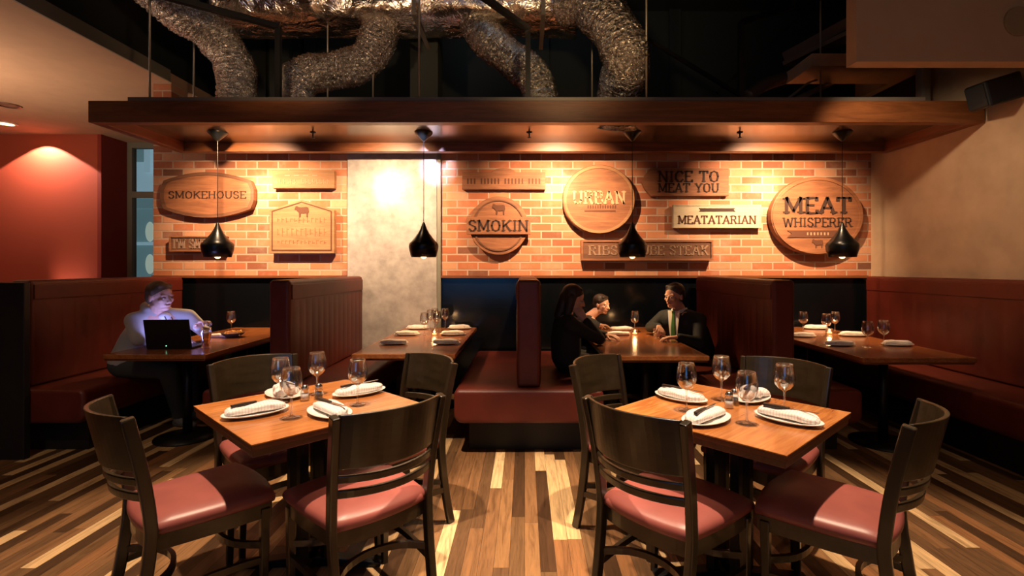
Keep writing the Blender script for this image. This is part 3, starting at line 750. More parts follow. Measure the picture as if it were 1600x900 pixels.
# 9 meatatarian
e, s, hw, hz, th, of = sgn('wall_sign', 1052, 320, 1189, 356, .06, .02)
board(e, [(-hw,-hz),(hw,-hz),(hw,hz),(-hw,hz)], th, of, M['sign_w']); b = MB(); frame(b, [(-hw,-hz),(hw,-hz),(hw,hz),(-hw,hz)], .012, 0, .008); b.build('raised_rim', M['sign_w'], e)
b = MB(); text(b, 'MEATATARIAN', 0, -hz*.30, hw*1.78, .085, 0, .17); b.build('lettering', M['ink_m'], e)
b = MB().prism([(-.20, hz*.42), (.20, hz*.42), (.18, hz*.56), (.20, hz*.7), (-.20, hz*.7), (-.18, hz*.56)], -.006, 0); b.build('small_banner', M['ink'], e)
tag(e, 'whitewashed sign reading MEATATARIAN', 'sign')
# 10 ribs
e, s, hw, hz, th, of = sgn('wall_sign', 908, 375, 1114, 407, .07, .02)
outl = [(-hw,-hz),(hw,-hz),(hw,hz),(-hw,hz)]
board(e, outl, th, of, M['sign_d']); b = MB(); frame(b, outl, .022, 0, .012); b.build('raised_rim', M['sign'], e)
b = MB(); text(b, 'RIBS', -hw*.67, 0, hw*.44, .10, 0, .17); text(b, 'CUBE STEAK', hw*.36, 0, hw*1.14, .10, 0, .17); b.build('lettering', mat('tan lettering', (.30, .19, .12), .8), e)
tag(e, 'long dark framed sign reading RIBS and STEAK under the URBAN sign', 'sign')
# 11 meat whisperer
e, s, hw, hz, th, of = sgn('round_sign', 1205, 276, 1349, 398, .09, .03)
board(e, ell(0, 0, hw, hz, 64), th, of, M['sign'], .01)
b = MB(); frame(b, ell(0, 0, hw*.98, hz*.98, 64), .03, 0, .012); b.build('raised_rim', M['sign'], e)
b = MB(); text(b, 'MEAT', 0, hz*.26, hw*1.45, .165, 0, .21, .008); text(b, 'WHISPERER', 0, -hz*.17, hw*1.5, .095, 0, .16); b.build('lettering', M['ink'], e)
b = MB().prism([(-hw*.66, -hz*.56), (-hw*.56, -hz*.46), (-hw*.66, -hz*.38), (hw*.66, -hz*.38), (hw*.56, -hz*.46), (hw*.66, -hz*.56)], -.008, 0); b.build('small_banner', M['ink_m'], e)
b = MB()
for i in range(7): x = -.11+i*.037; b.box((x-.007, -.011, -hz*.50), (x+.007, -.008, -hz*.43))
b.build('small_lettering', M['ink_l'], e)
b = MB(); bull(b, -.0, -hz*.72, .12, 0); b.build('bull_emblem', M['ink_m'], e)
tag(e, 'large round wooden sign reading MEAT WHISPERER', 'sign')

# ------------------------------------------------------------------ booths
def panel(mb, x, sgnx, y0, y1, z0, z1, n_ch, puff=.0045):
    """channel stitched upholstery face on plane x, bulging toward sgnx"""
    NY = n_ch*8; rows = []
    for j in range(9):
        z = z0+(z1-z0)*j/8; row = []
        for i in range(NY+1):
            y = y0+(y1-y0)*i/NY; ph = (i % 8)/8
            d = puff*math.sin(PI*ph)**.6*(math.sin(PI*j/8)**.3 if 0 < j < 8 else 0)
            row.append((x+sgnx*d, y, z))
        rows.append(row)
    V = [[mb.bm.verts.new(p) for p in r] for r in rows]
    for a, b2 in zip(V, V[1:]):
        for i in range(NY): mb.bm.faces.new((a[i], a[i+1], b2[i+1], b2[i]))
def booth(name, x0, x1, left, right, label, y0=3.78, y1=YW-.09, zt=1.315, seat_w=.47):
    xc = (x0+x1)/2; e = empty(name, (xc, y0, 0))
    def B(a, c, nm, m_, bev=0, sg=2): return MB().box((a[0]-xc, a[1]-y0, a[2]), (c[0]-xc, c[1]-y0, c[2])).build(nm, m_, e, bevel=bev, seg=sg)
    o = B((x0, y0, .5), (x1, y1, zt), 'backrest', M['red'], .028, 4)
    N_ = 14
    for side, on in ((-1, left), (1, right)):
        if not on: continue
        xx = x0 if side < 0 else x1
        b = MB(); panel(b, xx-xc+side*.001, side, .04, y1-y0-.02, .52, zt-.16, N_); b.build('stitched_panel', M['red'], e, True)
        b = MB().box((min(xx, xx+side*.008)-xc, .03, zt-.15), (max(xx, xx+side*.008)-xc, y1-y0-.02, zt-.035)); b.build('head_band', M['red'], e, bevel=.006)
    sx0 = x0-(seat_w if left else 0); sx1 = x1+(seat_w if right else 0)
    rc = .07; rb = .045
    pts = []
    def arc(cx, cz, r, a0, a1): return [(cx+r*math.cos(a0+(a1-a0)*i/6), cz+r*math.sin(a0+(a1-a0)*i/6)) for i in range(7)]
    pts += arc(sx1-xc-rb, .50-rb, rb, 0, PI/2) if right else [(sx1-xc, .5)]
    pts += arc(sx0-xc+rb, .50-rb, rb, PI/2, PI) if left else [(sx0-xc, .5)]
    pts += arc(sx0-xc+rc, .245+rc, rc, PI, 1.5*PI) if left else [(sx0-xc, .245)]
    pts += arc(sx1-xc-rc, .245+rc, rc, 1.5*PI, 2*PI) if right else [(sx1-xc, .245)]
    MB().prism(pts, -.07, y1-y0).build('seat', M['red'], e, bevel=.03, seg=4)
    B((sx0+(.10 if left else 0), y0+.09, 0), (sx1-(.10 if right else 0), y1, .245), 'plinth', M['plinth'])
    tag(e, label, 'booth bench'); return e
booth('booth_bench', -3.90, -3.75, False, True, 'oxblood leather booth bench on which the man with the laptop sits')
booth('booth_bench', -1.94, -1.78, True, True, 'oxblood leather booth bench left of the concrete column')
booth('booth_bench', -.06, .12, True, True, 'oxblood leather double booth bench in the middle, backed by a narrow partition')
booth('booth_bench', 1.88, 2.05, True, True, 'oxblood leather booth bench behind the man in the green tie')
booth('booth_bench', 3.74, 3.845, True, False, 'oxblood leather booth bench along the beige right wall', y0=3.0)
o = MB().box((-4.6, 3.655, 0), (-3.668, 3.705, 1.30)).build('divider_panel', M['plinth'], bevel=.006)
tag(o, 'black divider panel at the left end of the booths', 'divider')

def booth_table(x0, x1, y0, y1, label):
    xc = (x0+x1)/2; e = empty('booth_table', (xc, (y0+y1)/2, 0)); hy = (y1-y0)/2; hw = (x1-x0)/2
    MB().box((-hw, -hy, .715), (hw, hy, .75)).build('tabletop', M['top_y'], e, bevel=.004)
    MB().box((-hw+.01, -hy+.01, .70), (hw-.01, hy-.01, .715)).build('underlayer', M['edge'], e)
    for y in (-hy+.38, hy-.38):
        MB().tube([(0, y, .03), (0, y, .70)], .035, 16).build('column', M['black'], e, True)
        MB().lathe([(0, 0), (.24, 0), (.24, .012), (.06, .035), (0, .035)], 28, (0, y, 0), 1, 1).build('base', M['black'], e, True)
    tag(e, label, 'table', 'booth tables'); return e
M['top_y'] = wood('honey stained table wood lengthwise', (.17, .045, .014), (.42, .15, .045), .24, 1, 'y', coat=.3)
booth_table(-3.2, -2.42, 3.78, YW-.07, 'wooden booth table with the laptop and beer')
booth_table(-1.32, -.53, 3.80, YW-.07, 'wooden booth table in front of the concrete column')
booth_table(.60, 1.377, 3.72, YW-.03, 'wooden booth table between the dark clothed diners')
booth_table(2.47, 3.30, 3.64, YW-.03, 'wooden booth table at the far right with six settings')

# ------------------------------------------------------------------ square tables
def square_table(c, rz, label):
    e = empty('square_table', (c[0], c[1], 0), rz); h = .38
    MB().box((-h, -h, .7535), (h, h, .76)).build('tabletop', M['top'], e, bevel=.002)
    MB().box((-h+.001, -h+.001, .735), (h-.001, h-.001, .7535)).build('edge_band', M['edge'], e, bevel=.002)
    MB().box((-h+.008, -h+.008, .708), (h-.008, h-.008, .735)).build('underframe', M['edge_lo'], e, bevel=.003)
    MB().box((-.2, -.2, .655), (.2, .2, .708)).build('mounting_plate', M['black'], e)
    for x, y in ((-.055, -.055), (.055, .055), (-.055, .055), (.055, -.055)):
        MB().box((x-.02, y-.02, .035), (x+.02, y+.02, .655)).build('post', M['black'], e, bevel=.003)
    for a in (PI/4, 3*PI/4):
        d = Vector((math.cos(a), math.sin(a), 0)); s_ = Vector((-d.y, d.x, 0))
        MB().bar([-d*.34+Vector((0,0,.012)), -d*.08+Vector((0,0,.03)), d*.08+Vector((0,0,.03)), d*.34+Vector((0,0,.012))], .06, [.02, .04, .04, .02], side=s_).build('foot', M['black'], e, bevel=.003)
    tag(e, label, 'table', 'square tables'); return e
TL = (-1.02, 2.365); TR = (.928, 2.262)
square_table(TL, math.radians(47), 'square wooden table on the left, set for four')
square_table(TR, math.radians(42.7), 'square wooden table on the right, set for four')

# ------------------------------------------------------------------ chairs
def make_chair():
    e = empty('dining_chair', (0, 0, 0))
    def post(sx):
        return [(sx*.195, -.275, 0), (sx*.200, -.235, .18), (sx*.205, -.205, .40), (sx*.208, -.208, .52), (sx*.215, -.235, .70), (sx*.225, -.275, .885)]
    for sx in (-1, 1):
        MB().bar(smooth_path(post(sx), 4), .030, .042, side=(1,0,0)).build('rear_leg', M['chair'], e, bevel=.006)
        MB().bar([(sx*.215, .175, 0), (sx*.213, .18, .415)], [.026, .036], [.026, .036]).build('front_leg', M['chair'], e, bevel=.004)
    def yp(z): return -.208-.067*max(0, (z-.52)/.365)**1.25
    def curved(z0, z1, bulge, th, nm, crown=0, bev=.004):
        rings = []; n = 20
        for i in range(n+1):
            t = i/n*2-1; x = t*.212; bk = bulge*(1-t*t)
            zt = z1+crown*(1-t*t)
            rings.append([(x, yp(z0)-bk-th/2, z0), (x, yp(z0)-bk+th/2, z0), (x, yp(zt)-bk+th/2, zt), (x, yp(zt)-bk-th/2, zt)])
        MB().loft(rings).build(nm, M['chair_h'], e, bevel=bev)
    curved(.682, .888, .082, .016, 'back_panel', .006)
    curved(.628, .658, .078, .018, 'back_slat'); curved(.570, .602, .072, .018, 'back_slat')
    def outline(k, n=9):
        fr, rr_ = .235*k, .205*k; yf, yb = .215*k, -.205*k
        pts = []
        for i in range(n): t = i/(n-1)*2-1; pts.append((t*rr_, yb-.03*(1-t*t)*k))
        for i in range(1, n-1): t = i/(n-1); pts.append((rr_+(fr-rr_)*t+.008*math.sin(PI*t), yb+(yf-yb)*t))
        for i in range(n): t = 1-i/(n-1)*2; pts.append((t*fr, yf+.03*(1-t*t)*k))
        for i in range(1, n-1): t = 1-i/(n-1); pts.append((-(rr_+(fr-rr_)*t+.008*math.sin(PI*t)), yb+(yf-yb)*t))
        return pts
    prof = [(.93, .430), (.985, .436), (1.0, .448), (1.0, .458), (.985, .468), (.95, .477), (.86, .486), (.70, .494), (.45, .499), (.2, .501)]
    rings = [[(p[0], p[1], z) for p in outline(k)] for k, z in prof]
    MB().loft(rings).build('seat_cushion', M['red_seat'], e, True)
    oo = outline(.955); ii = outline(.86); b = MB(); n = len(oo)
    A = [[b.bm.verts.new((p[0], p[1], z)) for p in q] for q, z in ((oo, .432), (oo, .375), (ii, .375), (ii, .432))]
    for a, c in ((0,1),(1,2),(2,3),(3,0)):
        for i in range(n): j = (i+1) % n; b.bm.faces.new((A[a][i], A[a][j], A[c][j], A[c][i]))
    b.build('seat_frame', M['chair_h'], e)
    for sx in (-1, 1):
        b = MB(); b.bar(smooth_path([(sx*.203, -.225, .20), (sx*.215, 0, .215), (sx*.214, .178, .20)], 5), .018, .026, side=(1,0,0)); b.build('side_stretcher', M['chair'], e)
    arc = smooth_path([(-.203, -.22, .245), (-.12, -.13, .245), (0, -.095, .245), (.12, -.13, .245), (.203, -.22, .245)], 4)
    MB().bar(arc, .018, .026, side=(0,1,0)).build('rear_stretcher', M['chair_h'], e)
    arc = smooth_path([(-.213, .178, .26), (-.12, .10, .26), (0, .075, .26), (.12, .10, .26), (.213, .178, .26)], 4)
    MB().bar(arc, .018, .026, side=(0,1,0)).build('front_stretcher', M['chair_h'], e)
    return e
ch = make_chair()
CH = [((-1.565, 1.87), TL, 'at the front left of the left table', 47),
      ((-.49, 1.895), TL, 'at the front right of the left table', 134.5),
      ((-1.575, 2.89), TL, 'at the back left of the left table', -42),
      ((-.53, 2.92), TL, 'at the back right of the left table', 225),
      ((.38, 1.85), TR, 'at the front left of the right table', 40.5),
      ((1.447, 1.80), TR, 'at the front right of the right table', 137),
      ((.39, 2.876), TR, 'at the back left of the right table', -42),
      ((1.47, 2.81), TR, 'at the back right of the right table', 222)]
first = True
for (bx, by), T, lab, ang in CH:
    o = ch if first else copy_tree(ch); first = False
    a = math.radians(ang); f = Vector((math.cos(a), math.sin(a)))
    o.location = (bx+f.x*.30, by+f.y*.30, 0); o.rotation_euler = (0, 0, a-PI/2)
    tag(o, 'dark wooden chair with red seat '+lab, 'chair', 'dining chairs at the square tables')

# ------------------------------------------------------------------ tableware
def make_wine():
    out = [(.001, 0), (.036, 0), (.037, .002), (.030, .004), (.010, .008), (.0045, .02), (.004, .05), (.0045, .088), (.010, .096), (.026, .105), (.039, .122), (.0445, .145), (.043, .172), (.037, .205), (.0345, .216)]
    inn = [(.0335, .216), (.036, .205), (.042, .172), (.0433, .145), (.0378, .123), (.025, .107), (.001, .101)]
    e = empty('wine_glass', (0, 0, 0))
    MB().lathe(inn[::-1]+[], 28).build('bowl', M['glass'], e, True)
    MB().lathe(out, 28).build('stem_and_foot', M['glass'], e, True)
    return e
def wine_one():
    out = [(0, 0), (.036, 0), (.037, .002), (.030, .004), (.010, .008), (.0045, .02), (.004, .05), (.0045, .088), (.010, .096), (.026, .105), (.039, .122), (.0445, .145), (.043, .172), (.037, .205), (.0345, .216),
           (.0335, .216), (.036, .205), (.042, .172), (.0433, .145), (.0378, .123), (.025, .107), (0, .101)]
    return MB().lathe(out, 32).build('wine_glass', M['glass'], None, True)
wg = wine_one(); wg_used = False
def wine(x, y, z, label, group, sc=1):
    global wg_used
    o = wg if not wg_used else wg.copy()
    if wg_used: COL.objects.link(o)
    wg_used = True
    o.location = (x, y, z+.0005); o.scale = (sc,)*3; tag(o, label, 'wine glass', group)
def plate_mesh():
    return MB().lathe([(0, .004), (.6, .004), (.75, .008), (1.0, .016), (1.0, .019), (.97, .0195), (.73, .012), (.55, .008), (0, .008)], 48).build('plate', M['white'], None, True)
def plate_obj(rx, ry):
    pr = [(0, 0), (.55, 0), (.6, .003), (.78, .006), (1.0, .015), (1.0, .018), (.96, .0185), (.75, .011), (.58, .007), (0, .007)]
    return MB().lathe([(r, z) for r, z in pr], 48, (0,0,0), rx, ry).build('oval_plate', M['white'], None, True)
def napkin_obj(L=.238, W=.084, Hh=.042, bend=.01, seed=0, open_=0):
    rr = random.Random(seed); n = 26; m = 24; rings = []
    for i in range(n+1):
        t = i/n*2-1; x = t*L/2
        endk = (1-abs(t)**10)**.5 if abs(t) < 1 else 0
        endk = max(.55, endk) if abs(t) < 1 else .5
        wv = W/2*(1+.10*math.sin(3*t+seed)+open_*.25*abs(t))*endk; hv = Hh*(1-.12*t*t+.07*math.sin(5*t+seed*2))*(.5+.5*endk)
        ring = []
        for j in range(m):
            a = 2*PI*j/m; ca, sa = math.cos(a), math.sin(a)
            y = wv*math.copysign(abs(ca)**.75, ca)+bend*(1-t*t); z = hv/2*math.copysign(abs(sa)**.8, sa)
            fold = -.006*math.exp(-((a-1.15)/.16)**2)-.005*math.exp(-((a-2.1)/.2)**2)-.006*math.exp(-((a-.15)/.15)**2)
            q = noise.noise(Vector((x*22, math.cos(a)*1.3+seed*7, math.sin(a)*1.3)))*.0035
            z += (fold+q)*(1 if sa > -.2 else 0)
            ring.append((x, y+q, max(0, z+hv/2)))
        rings.append(ring)
    return MB().loft(rings).build('rolled_napkin', M['cloth'], None, True)
def bunch_obj():
    e = MB()
    for a, l, dx, dy, zz in ((20, .15, -.02, .01, 0), (-35, .14, .02, -.012, .0), (75, .10, 0, .0, .012)):
        c, s_ = math.cos(math.radians(a)), math.sin(math.radians(a)); rings = []
        for i in range(15):
            t = i/14*2-1; x = t*l/2; wv = .030*(1-t**6*.5)*(1+.2*t); hv = .05*(1-.3*t*t); ring = []
            for j in range(18):
                b2 = 2*PI*j/18; q = noise.noise(Vector((x*30+a, math.cos(b2)*2, math.sin(b2)*2)))*.008
                y = wv*math.cos(b2)+q; z = max(0, hv/2*(1+math.sin(b2))+zz+q)
                ring.append((dx+x*c-y*s_, dy+x*s_+y*c, z))
            rings.append(ring)
        e.loft(rings)
    return e.build('folded_napkin', M['cloth'], None, True)
def knife_obj():
    e = empty('steak_knife', (0, 0, 0))
    MB().bar([(-.10, 0, .006), (-.05, 0, .0065), (.005, 0, .006)], [.016, .018, .013], [.011, .012, .010], side=(0,1,0)).build('handle', M['knife_handle'], e, bevel=.003)
    MB().prismz([(.005, -.006), (.07, -.008), (.105, -.003), (.115, .005), (.005, .006)], .005, .0066).build('blade', M['steel'], e)
    return e
pl0 = plate_obj(.138, .082); kn0 = knife_obj(); np_list = [napkin_obj(seed=i, bend=.012*(-1)**i) for i in range(3)]; bu0 = bunch_obj()
used = set()
def inst(src):
    if src.name in used:
        return copy_tree(src)
    used.add(src.name); return src
def setting(c, deg, zt, where, grp, nap=0, knife=True, plate=True, sc=1, kdy=.004):
    a = math.radians(deg)
    if plate:
        o = inst(pl0); o.location = (c[0], c[1], zt+.0005); o.rotation_euler = (0, 0, a); o.scale = (sc,)*3
        tag(o, 'white oval plate '+where, 'plate', grp+' plates')
    z2 = zt+(.0085 if plate else .0005)*sc
    src = bu0 if nap == 'b' else np_list[nap]
    o = inst(src); o.location = (c[0], c[1], z2); o.rotation_euler = (0, 0, a); o.scale = (sc,)*3
    tag(o, ('bunched' if nap == 'b' else 'rolled')+' white checked napkin '+where, 'napkin', grp+' napkins')
    if knife:
        o = inst(kn0); o.location = (c[0]-kdy*math.sin(a), c[1]+kdy*math.cos(a), z2+.0395*sc+(.016 if nap == 'b' else 0)); o.rotation_euler = (0, 0, a+.12); o.scale = (sc,)*3
        tag(o, 'steak knife lying on the napkin '+where, 'knife', grp+' knives')
ZT = .76
setting((TL[0]-.17, TL[1]-.155), 43, ZT, 'at the near left side of the left square table', 'left square table', 0, kdy=.010)
setting((TL[0]+.17, TL[1]+.20), 42, ZT, 'at the far right side of the left square table', 'left square table', 1)
setting((TL[0]-.20, TL[1]+.165), -45, ZT, 'at the far left side of the left square table', 'left square table', 'b')
setting((TL[0]+.155, TL[1]-.155), -44, ZT, 'at the near right side of the left square table', 'left square table', 2)
setting((TR[0]-.16, TR[1]+.20), -50, ZT, 'at the far left side of the right square table', 'right square table', 1)
setting((TR[0]-.16, TR[1]-.15), 40, ZT, 'at the near left side of the right square table', 'right square table', 2)
setting((TR[0]+.185, TR[1]+.195), 46, ZT, 'at the far right side of the right square table', 'right square table', 'b')
setting((TR[0]+.185, TR[1]-.15), -49, ZT, 'at the near right side of the right square table', 'right square table', 0)
for x, y, l in ((-1.175, 2.40, 'leftmost of the four on the left square table'), (-1.01, 2.16, 'nearest the camera on the left square table'), (-1.065, 2.56, 'farthest back on the left square table'), (-.79, 2.36, 'rightmost on the left square table')):
    wine(x, y, ZT, 'clear empty wine glass, '+l, 'wine glasses on the left square table')
for x, y, l in ((.735, 2.27, 'leftmost of the four on the right square table'), (.965, 2.45, 'farthest back on the right square table'), (.925, 2.08, 'nearest the camera on the right square table'), (1.17, 2.25, 'rightmost on the right square table')):
    wine(x, y, ZT, 'clear empty wine glass, '+l, 'wine glasses on the right square table')
def shaker(x, y, fill, label):
    e = empty('shaker', (x, y, ZT+.0005))
    MB().lathe([(0, 0), (.021, 0), (.023, .006), (.020, .045), (.016, .055), (0, .055)], 20).build('glass_body', M['glass'], e, True)
    MB().lathe([(0, .003), (.018, .003), (.017, .034), (0, .034)], 20).build('contents', fill, e, True)
    MB().lathe([(0, .055), (.017, .055), (.018, .062), (.014, .074), (0, .078)], 20).build('cap', M['steel'], e, True)
    tag(e, label, 'shaker', 'salt and pepper shakers')
shaker(-1.075, 2.44, M['salt'], 'salt shaker with steel cap on the left square table'); shaker(-1.02, 2.47, M['pepper'], 'dark pepper shaker on the left square table')
shaker(.945, 2.31, M['salt'], 'salt shaker with steel cap on the right square table'); shaker(.99, 2.36, M['pepper'], 'pepper shaker behind the salt on the right square table')
# booth table 2
Z2 = .75
for (x, y, l) in ((-1.13, 4.30, 'left front'), (-.68, 4.30, 'right front'), (-1.15, 4.87, 'left middle'), (-.70, 4.87, 'right middle'), (-1.15, 5.36, 'left back'), (-.70, 5.36, 'right back')):
    setting((x, y), 3, Z2, 'at the %s of the table by the concrete column' % l, 'column booth', 1 if x < -1 else 0, False, True, .92)
for (x, y, l) in ((-.99, 4.92, 'between the middle plates'), (-.90, 5.10, 'just behind the candle'), (-1.0, 5.28, 'at the left back'), (-.86, 5.40, 'nearest the black wall'), (-.985, 5.46, 'against the concrete')):
    wine(x, y, Z2, 'small wine glass %s on the table by the column' % l, 'wine glasses on the column booth table')
def candle(x, y, label, pw=.8):
    e = empty('tealight_candle', (x, y, Z2+.0005))
    MB().lathe([(0, 0), (.026, 0), (.032, .02), (.034, .055), (.032, .055), (.030, .02), (.024, .004), (0, .004)], 24).build('glass_cup', M['glass'], e, True)
    MB().lathe([(0, .005), (.022, .005), (.022, .02), (0, .02)], 20).build('wax', M['wax'], e, True)
    MB().ball((0, 0, .032), .005, (1, 1, 2.2), seg=10).build('flame', M['flame'], e, True)
    light('candle_light', 'POINT', (0, 0, .07), pw, (1, .52, .2), None, .015, parent=e)
    tag(e, label, 'candle', 'tealight candles')
candle(-.88, 4.86, 'glowing tealight on the table by the column')
candle(1.08, 4.90, 'glowing tealight between the dark clothed diners', .7)
candle(3.02, 4.95, 'glowing tealight on the far right booth table')
# booth table 4
for (x, y, l) in ((2.64, 4.75, 'left middle'), (3.12, 5.36, 'right back'), (3.15, 4.80, 'right middle'), (2.66, 4.22, 'left front'), (3.15, 4.22, 'right front'), (2.68, 5.36, 'left back')):
    setting((x, y), -3, Z2, 'at the %s of the far right booth table' % l, 'right booth', 1 if x < 2.9 else 2, False, True, .92)
for (x, y, l) in ((2.80, 5.02, 'leftmost'), (2.90, 4.80, 'second from the left'), (3.12, 5.02, 'third from the left'), (2.83, 4.12, 'at the front left'), (3.02, 4.20, 'at the front right')):
    wine(x, y, Z2, 'wine glass %s on the far right booth table' % l, 'wine glasses on the right booth table')
# booth table 3
setting((.90, 4.86), 4, Z2, 'at the left of the dark clothed diners\' table', 'diners booth', 1, False, False)
setting((1.02, 5.25), 2, Z2, 'at the back of the dark clothed diners\' table', 'diners booth', 0, False, False)
wine(1.12, 5.08, Z2, 'wine glass behind the tealight of the dark clothed diners', 'wine glasses of the diners')
tm = MB().lathe([(0, 0), (.030, 0), (.037, .09), (.0355, .09), (.029, .006), (0, .006)], 24).build('tumbler', M['glass'], None, True)
tm.location = (1.235, 4.66, Z2+.0005); tag(tm, 'short tumbler at the hand of the man in the green tie', 'glass')
# booth table 1
wine(-2.97, 5.05, Z2, 'dark wine glass at the back of the laptop man\'s table', 'wine glasses on the laptop table')
e = empty('beer_glass', (-2.63, 4.12, Z2+.0005))
MB().lathe([(0, 0), (.029, 0), (.032, .06), (.041, .12), (.038, .165), (.0365, .165), (.0395, .12), (.0305, .06), (.027, .008), (0, .008)], 28).build('glass_body', M['glass'], e, True)
MB().lathe([(0, .009), (.0265, .009), (.030, .06), (.0365, .105), (.037, .118), (0, .118)], 28).build('beer', M['beer'], e, True)
MB().lathe([(0, .118), (.037, .118), (.037, .126), (0, .127)], 28).build('foam', M['foam'], e, True)
tag(e, 'pint glass of amber beer beside the laptop', 'beer glass')
e = empty('snack_bowl', (-2.76, 4.72, Z2+.0005))
MB().lathe([(0, 0), (.05, 0), (.095, .035), (.10, .045), (.096, .045), (.09, .036), (.048, .005), (0, .005)], 28).build('bowl', M['basket'], e, True)
b = MB(); rr = random.Random(5)
for i in range(60):
    a = rr.random()*6.28; r = .075*rr.random()**.6; p = Vector((r*math.cos(a), r*math.sin(a), .028+.03*rr.random()*(1-r/.1)+.008)); d = Vector((rr.uniform(-1,1), rr.uniform(-1,1), rr.uniform(-.3,.4))).normalized()*.028
    b.bar([p-d, p+d], .009, .009, side=d.cross(Vector((.1,.2,1))).normalized())
f = b.build('fries', M['fries'], e); f['kind'] = 'stuff'
tag(e, 'dark bowl heaped with golden fries on the laptop table', 'bowl')
setting((-2.92, 4.70), 8, Z2, 'beside the bowl of fries on the laptop table', 'laptop booth', 0, False, False, .9)

# laptop
e = empty('laptop', (-2.87, 4.03, Z2+.0005), math.radians(4))
MB().box((-.175, 0, 0), (.175, .235, .016)).build('keyboard_base', M['plastic'], e, bevel=.004)
lid = MB().box((-.175, -.008, 0), (.175, 0, .235)).build('lid', M['plastic'], e, bevel=.003); lid.location = (0, .006, .012); lid.rotation_euler = (math.radians(10), 0, 0)
sc_ = MB().box((-.158, .0005, .02), (.158, .002, .22)).build('screen', M['screen'], lid)
l2 = MB().ball((-.02, -.009, .018), .004, seg=8).build('indicator_light', M['led'], lid)
tag(e, 'open black laptop with lit screen in front of the man in the hoodie', 'laptop')

# ------------------------------------------------------------------ people
def rebuild(bm, vox, name, m_, parent=None, sm=6):
    bmesh.ops.recalc_face_normals(bm, faces=bm.faces[:])
    me = bpy.data.meshes.new(name+'_src'); bm.to_mesh(me); bm.free()
    o = bpy.data.objects.new(name+'_src', me); COL.objects.link(o)
    r = o.modifiers.new('r', 'REMESH'); r.mode = 'VOXEL'; r.voxel_size = vox
    s_ = o.modifiers.new('s', 'SMOOTH'); s_.iterations = sm; s_.factor = .5
    dg = bpy.context.evaluated_depsgraph_get(); dg.update()
    m2 = bpy.data.meshes.new_from_object(o.evaluated_get(dg)); m2.name = name
    m2.materials.clear(); m2.materials.append(m_)
    m2.polygons.foreach_set('use_smooth', [True]*len(m2.polygons))
    bpy.data.objects.remove(o); bpy.data.meshes.remove(me)
    q = bpy.data.objects.new(name, m2); COL.objects.link(q)
    if parent is not None: q.parent = parent
    return q
def hand(mb, wr, pdir, nrm, curl=.5, side=1, k=1.0):
    """palm from wrist along pdir, palm normal nrm (fingers curl toward nrm)"""
    pdir = Vector(pdir).normalized(); nrm = (Vector(nrm)-pdir*pdir.dot(Vector(nrm))).normalized(); lat = pdir.cross(nrm)*side
    wr = Vector(wr)
    for j in (-1, -.33, .33, 1):
        mb.cone(wr+lat*j*.012*k, .016*k, wr+pdir*.085*k+lat*j*.029*k, .0115*k, 10)
    for j, L in ((-1, .9), (-.33, 1.02), (.33, 1.0), (1, .78)):
        p = wr+pdir*.085*k+lat*j*.030*k; d = pdir.copy(); ang = 0
        for n_, (ll, r) in enumerate(((.042, .0098), (.027, .0088), (.021, .008))):
            ang += curl*(.9 if n_ else .6); dd = pdir*math.cos(ang)+nrm*math.sin(ang)+lat*j*.06
            q = p+dd.normalized()*ll*L*k; mb.cone(p, r*k, q, (r-.0008)*k, 8); p = q
    p = wr+pdir*.025*k-lat*.022*k
    d1 = (pdir*.7-lat*.75+nrm*.35).normalized(); q = p+d1*.045*k; mb.cone(p, .0135*k, q, .0105*k, 8)
    d2 = (pdir*.9-lat*.25+nrm*.45).normalized(); mb.cone(q, .0105*k, q+d2*.034*k, .0085*k, 8)
def head_frame(fwd, up=(0,0,1)):
    f = Vector(fwd).normalized(); u = Vector(up); r = f.cross(u).normalized(); u = r.cross(f).normalized()
    return f, u, r
def head(mb, c, fwd, up=(0,0,1), k=1.0):
    c = Vector(c); f, u, r = head_frame(fwd, up)
    R = Matrix((r, f, u)).transposed().to_4x4()    # local x=right y=forward z=up
    def L(x, y, z): return c+(r*x+f*y+u*z)*k
    mb.ball(L(0, -.012, .028), 1, (.076*k, .095*k, .088*k), R, 24)          # skull
    mb.ball(L(0, .018, -.030), 1, (.062*k, .072*k, .078*k), R, 20)          # face
    mb.ball(L(0, .055, -.088), 1, (.030*k, .026*k, .022*k), R, 12)          # chin
    mb.cone(L(-.045, .0, -.070), .020*k, L(-.018, .055, -.090), .017*k); mb.cone(L(.045, .0, -.070), .020*k, L(.018, .055, -.090), .017*k)  # jaw
    mb.cone(L(0, .086, .004), .008*k, L(0, .106, -.034), .0125*k, 10)       # nose
    mb.ball(L(-.011, .094, -.037), .0085*k, seg=8); mb.ball(L(.011, .094, -.037), .0085*k, seg=8)
    mb.cone(L(-.042, .072, .018), .011*k, L(.042, .072, .018), .011*k, 10)  # brow
    mb.ball(L(-.045, .062, -.022), .018*k, seg=10); mb.ball(L(.045, .062, -.022), .018*k, seg=10)   # cheeks
    mb.cone(L(-.020, .084, -.060), .008*k, L(.020, .084, -.060), .008*k, 10) # mouth
    for s_ in (-1, 1):
        mb.ball(L(s_*.078, -.008, -.010), 1, (.010*k, .018*k, .030*k), R, 10)
    return L, R
def face_bits(e, L, R, k, org):
    for s_ in (-1, 1):
        MB().ball(L(s_*.030, .074, -.002)-org, .0125*k, (1.15, 1, .72), R, 12).build('eye', M['eye'], e, True)
        MB().ball(L(s_*.030, .0845, -.002)-org, .0055*k, seg=8).build('iris', M['iris'], e, True)
    b = MB(); b.cone(L(-.019, .089, -.0605)-org, .0045*k, L(0, .0935, -.059)-org, .0058*k, 8); b.cone(L(.019, .089, -.0605)-org, .0045*k, L(0, .0935, -.059)-org, .0058*k, 8)
    b.build('lips', M['lip'], e, True)
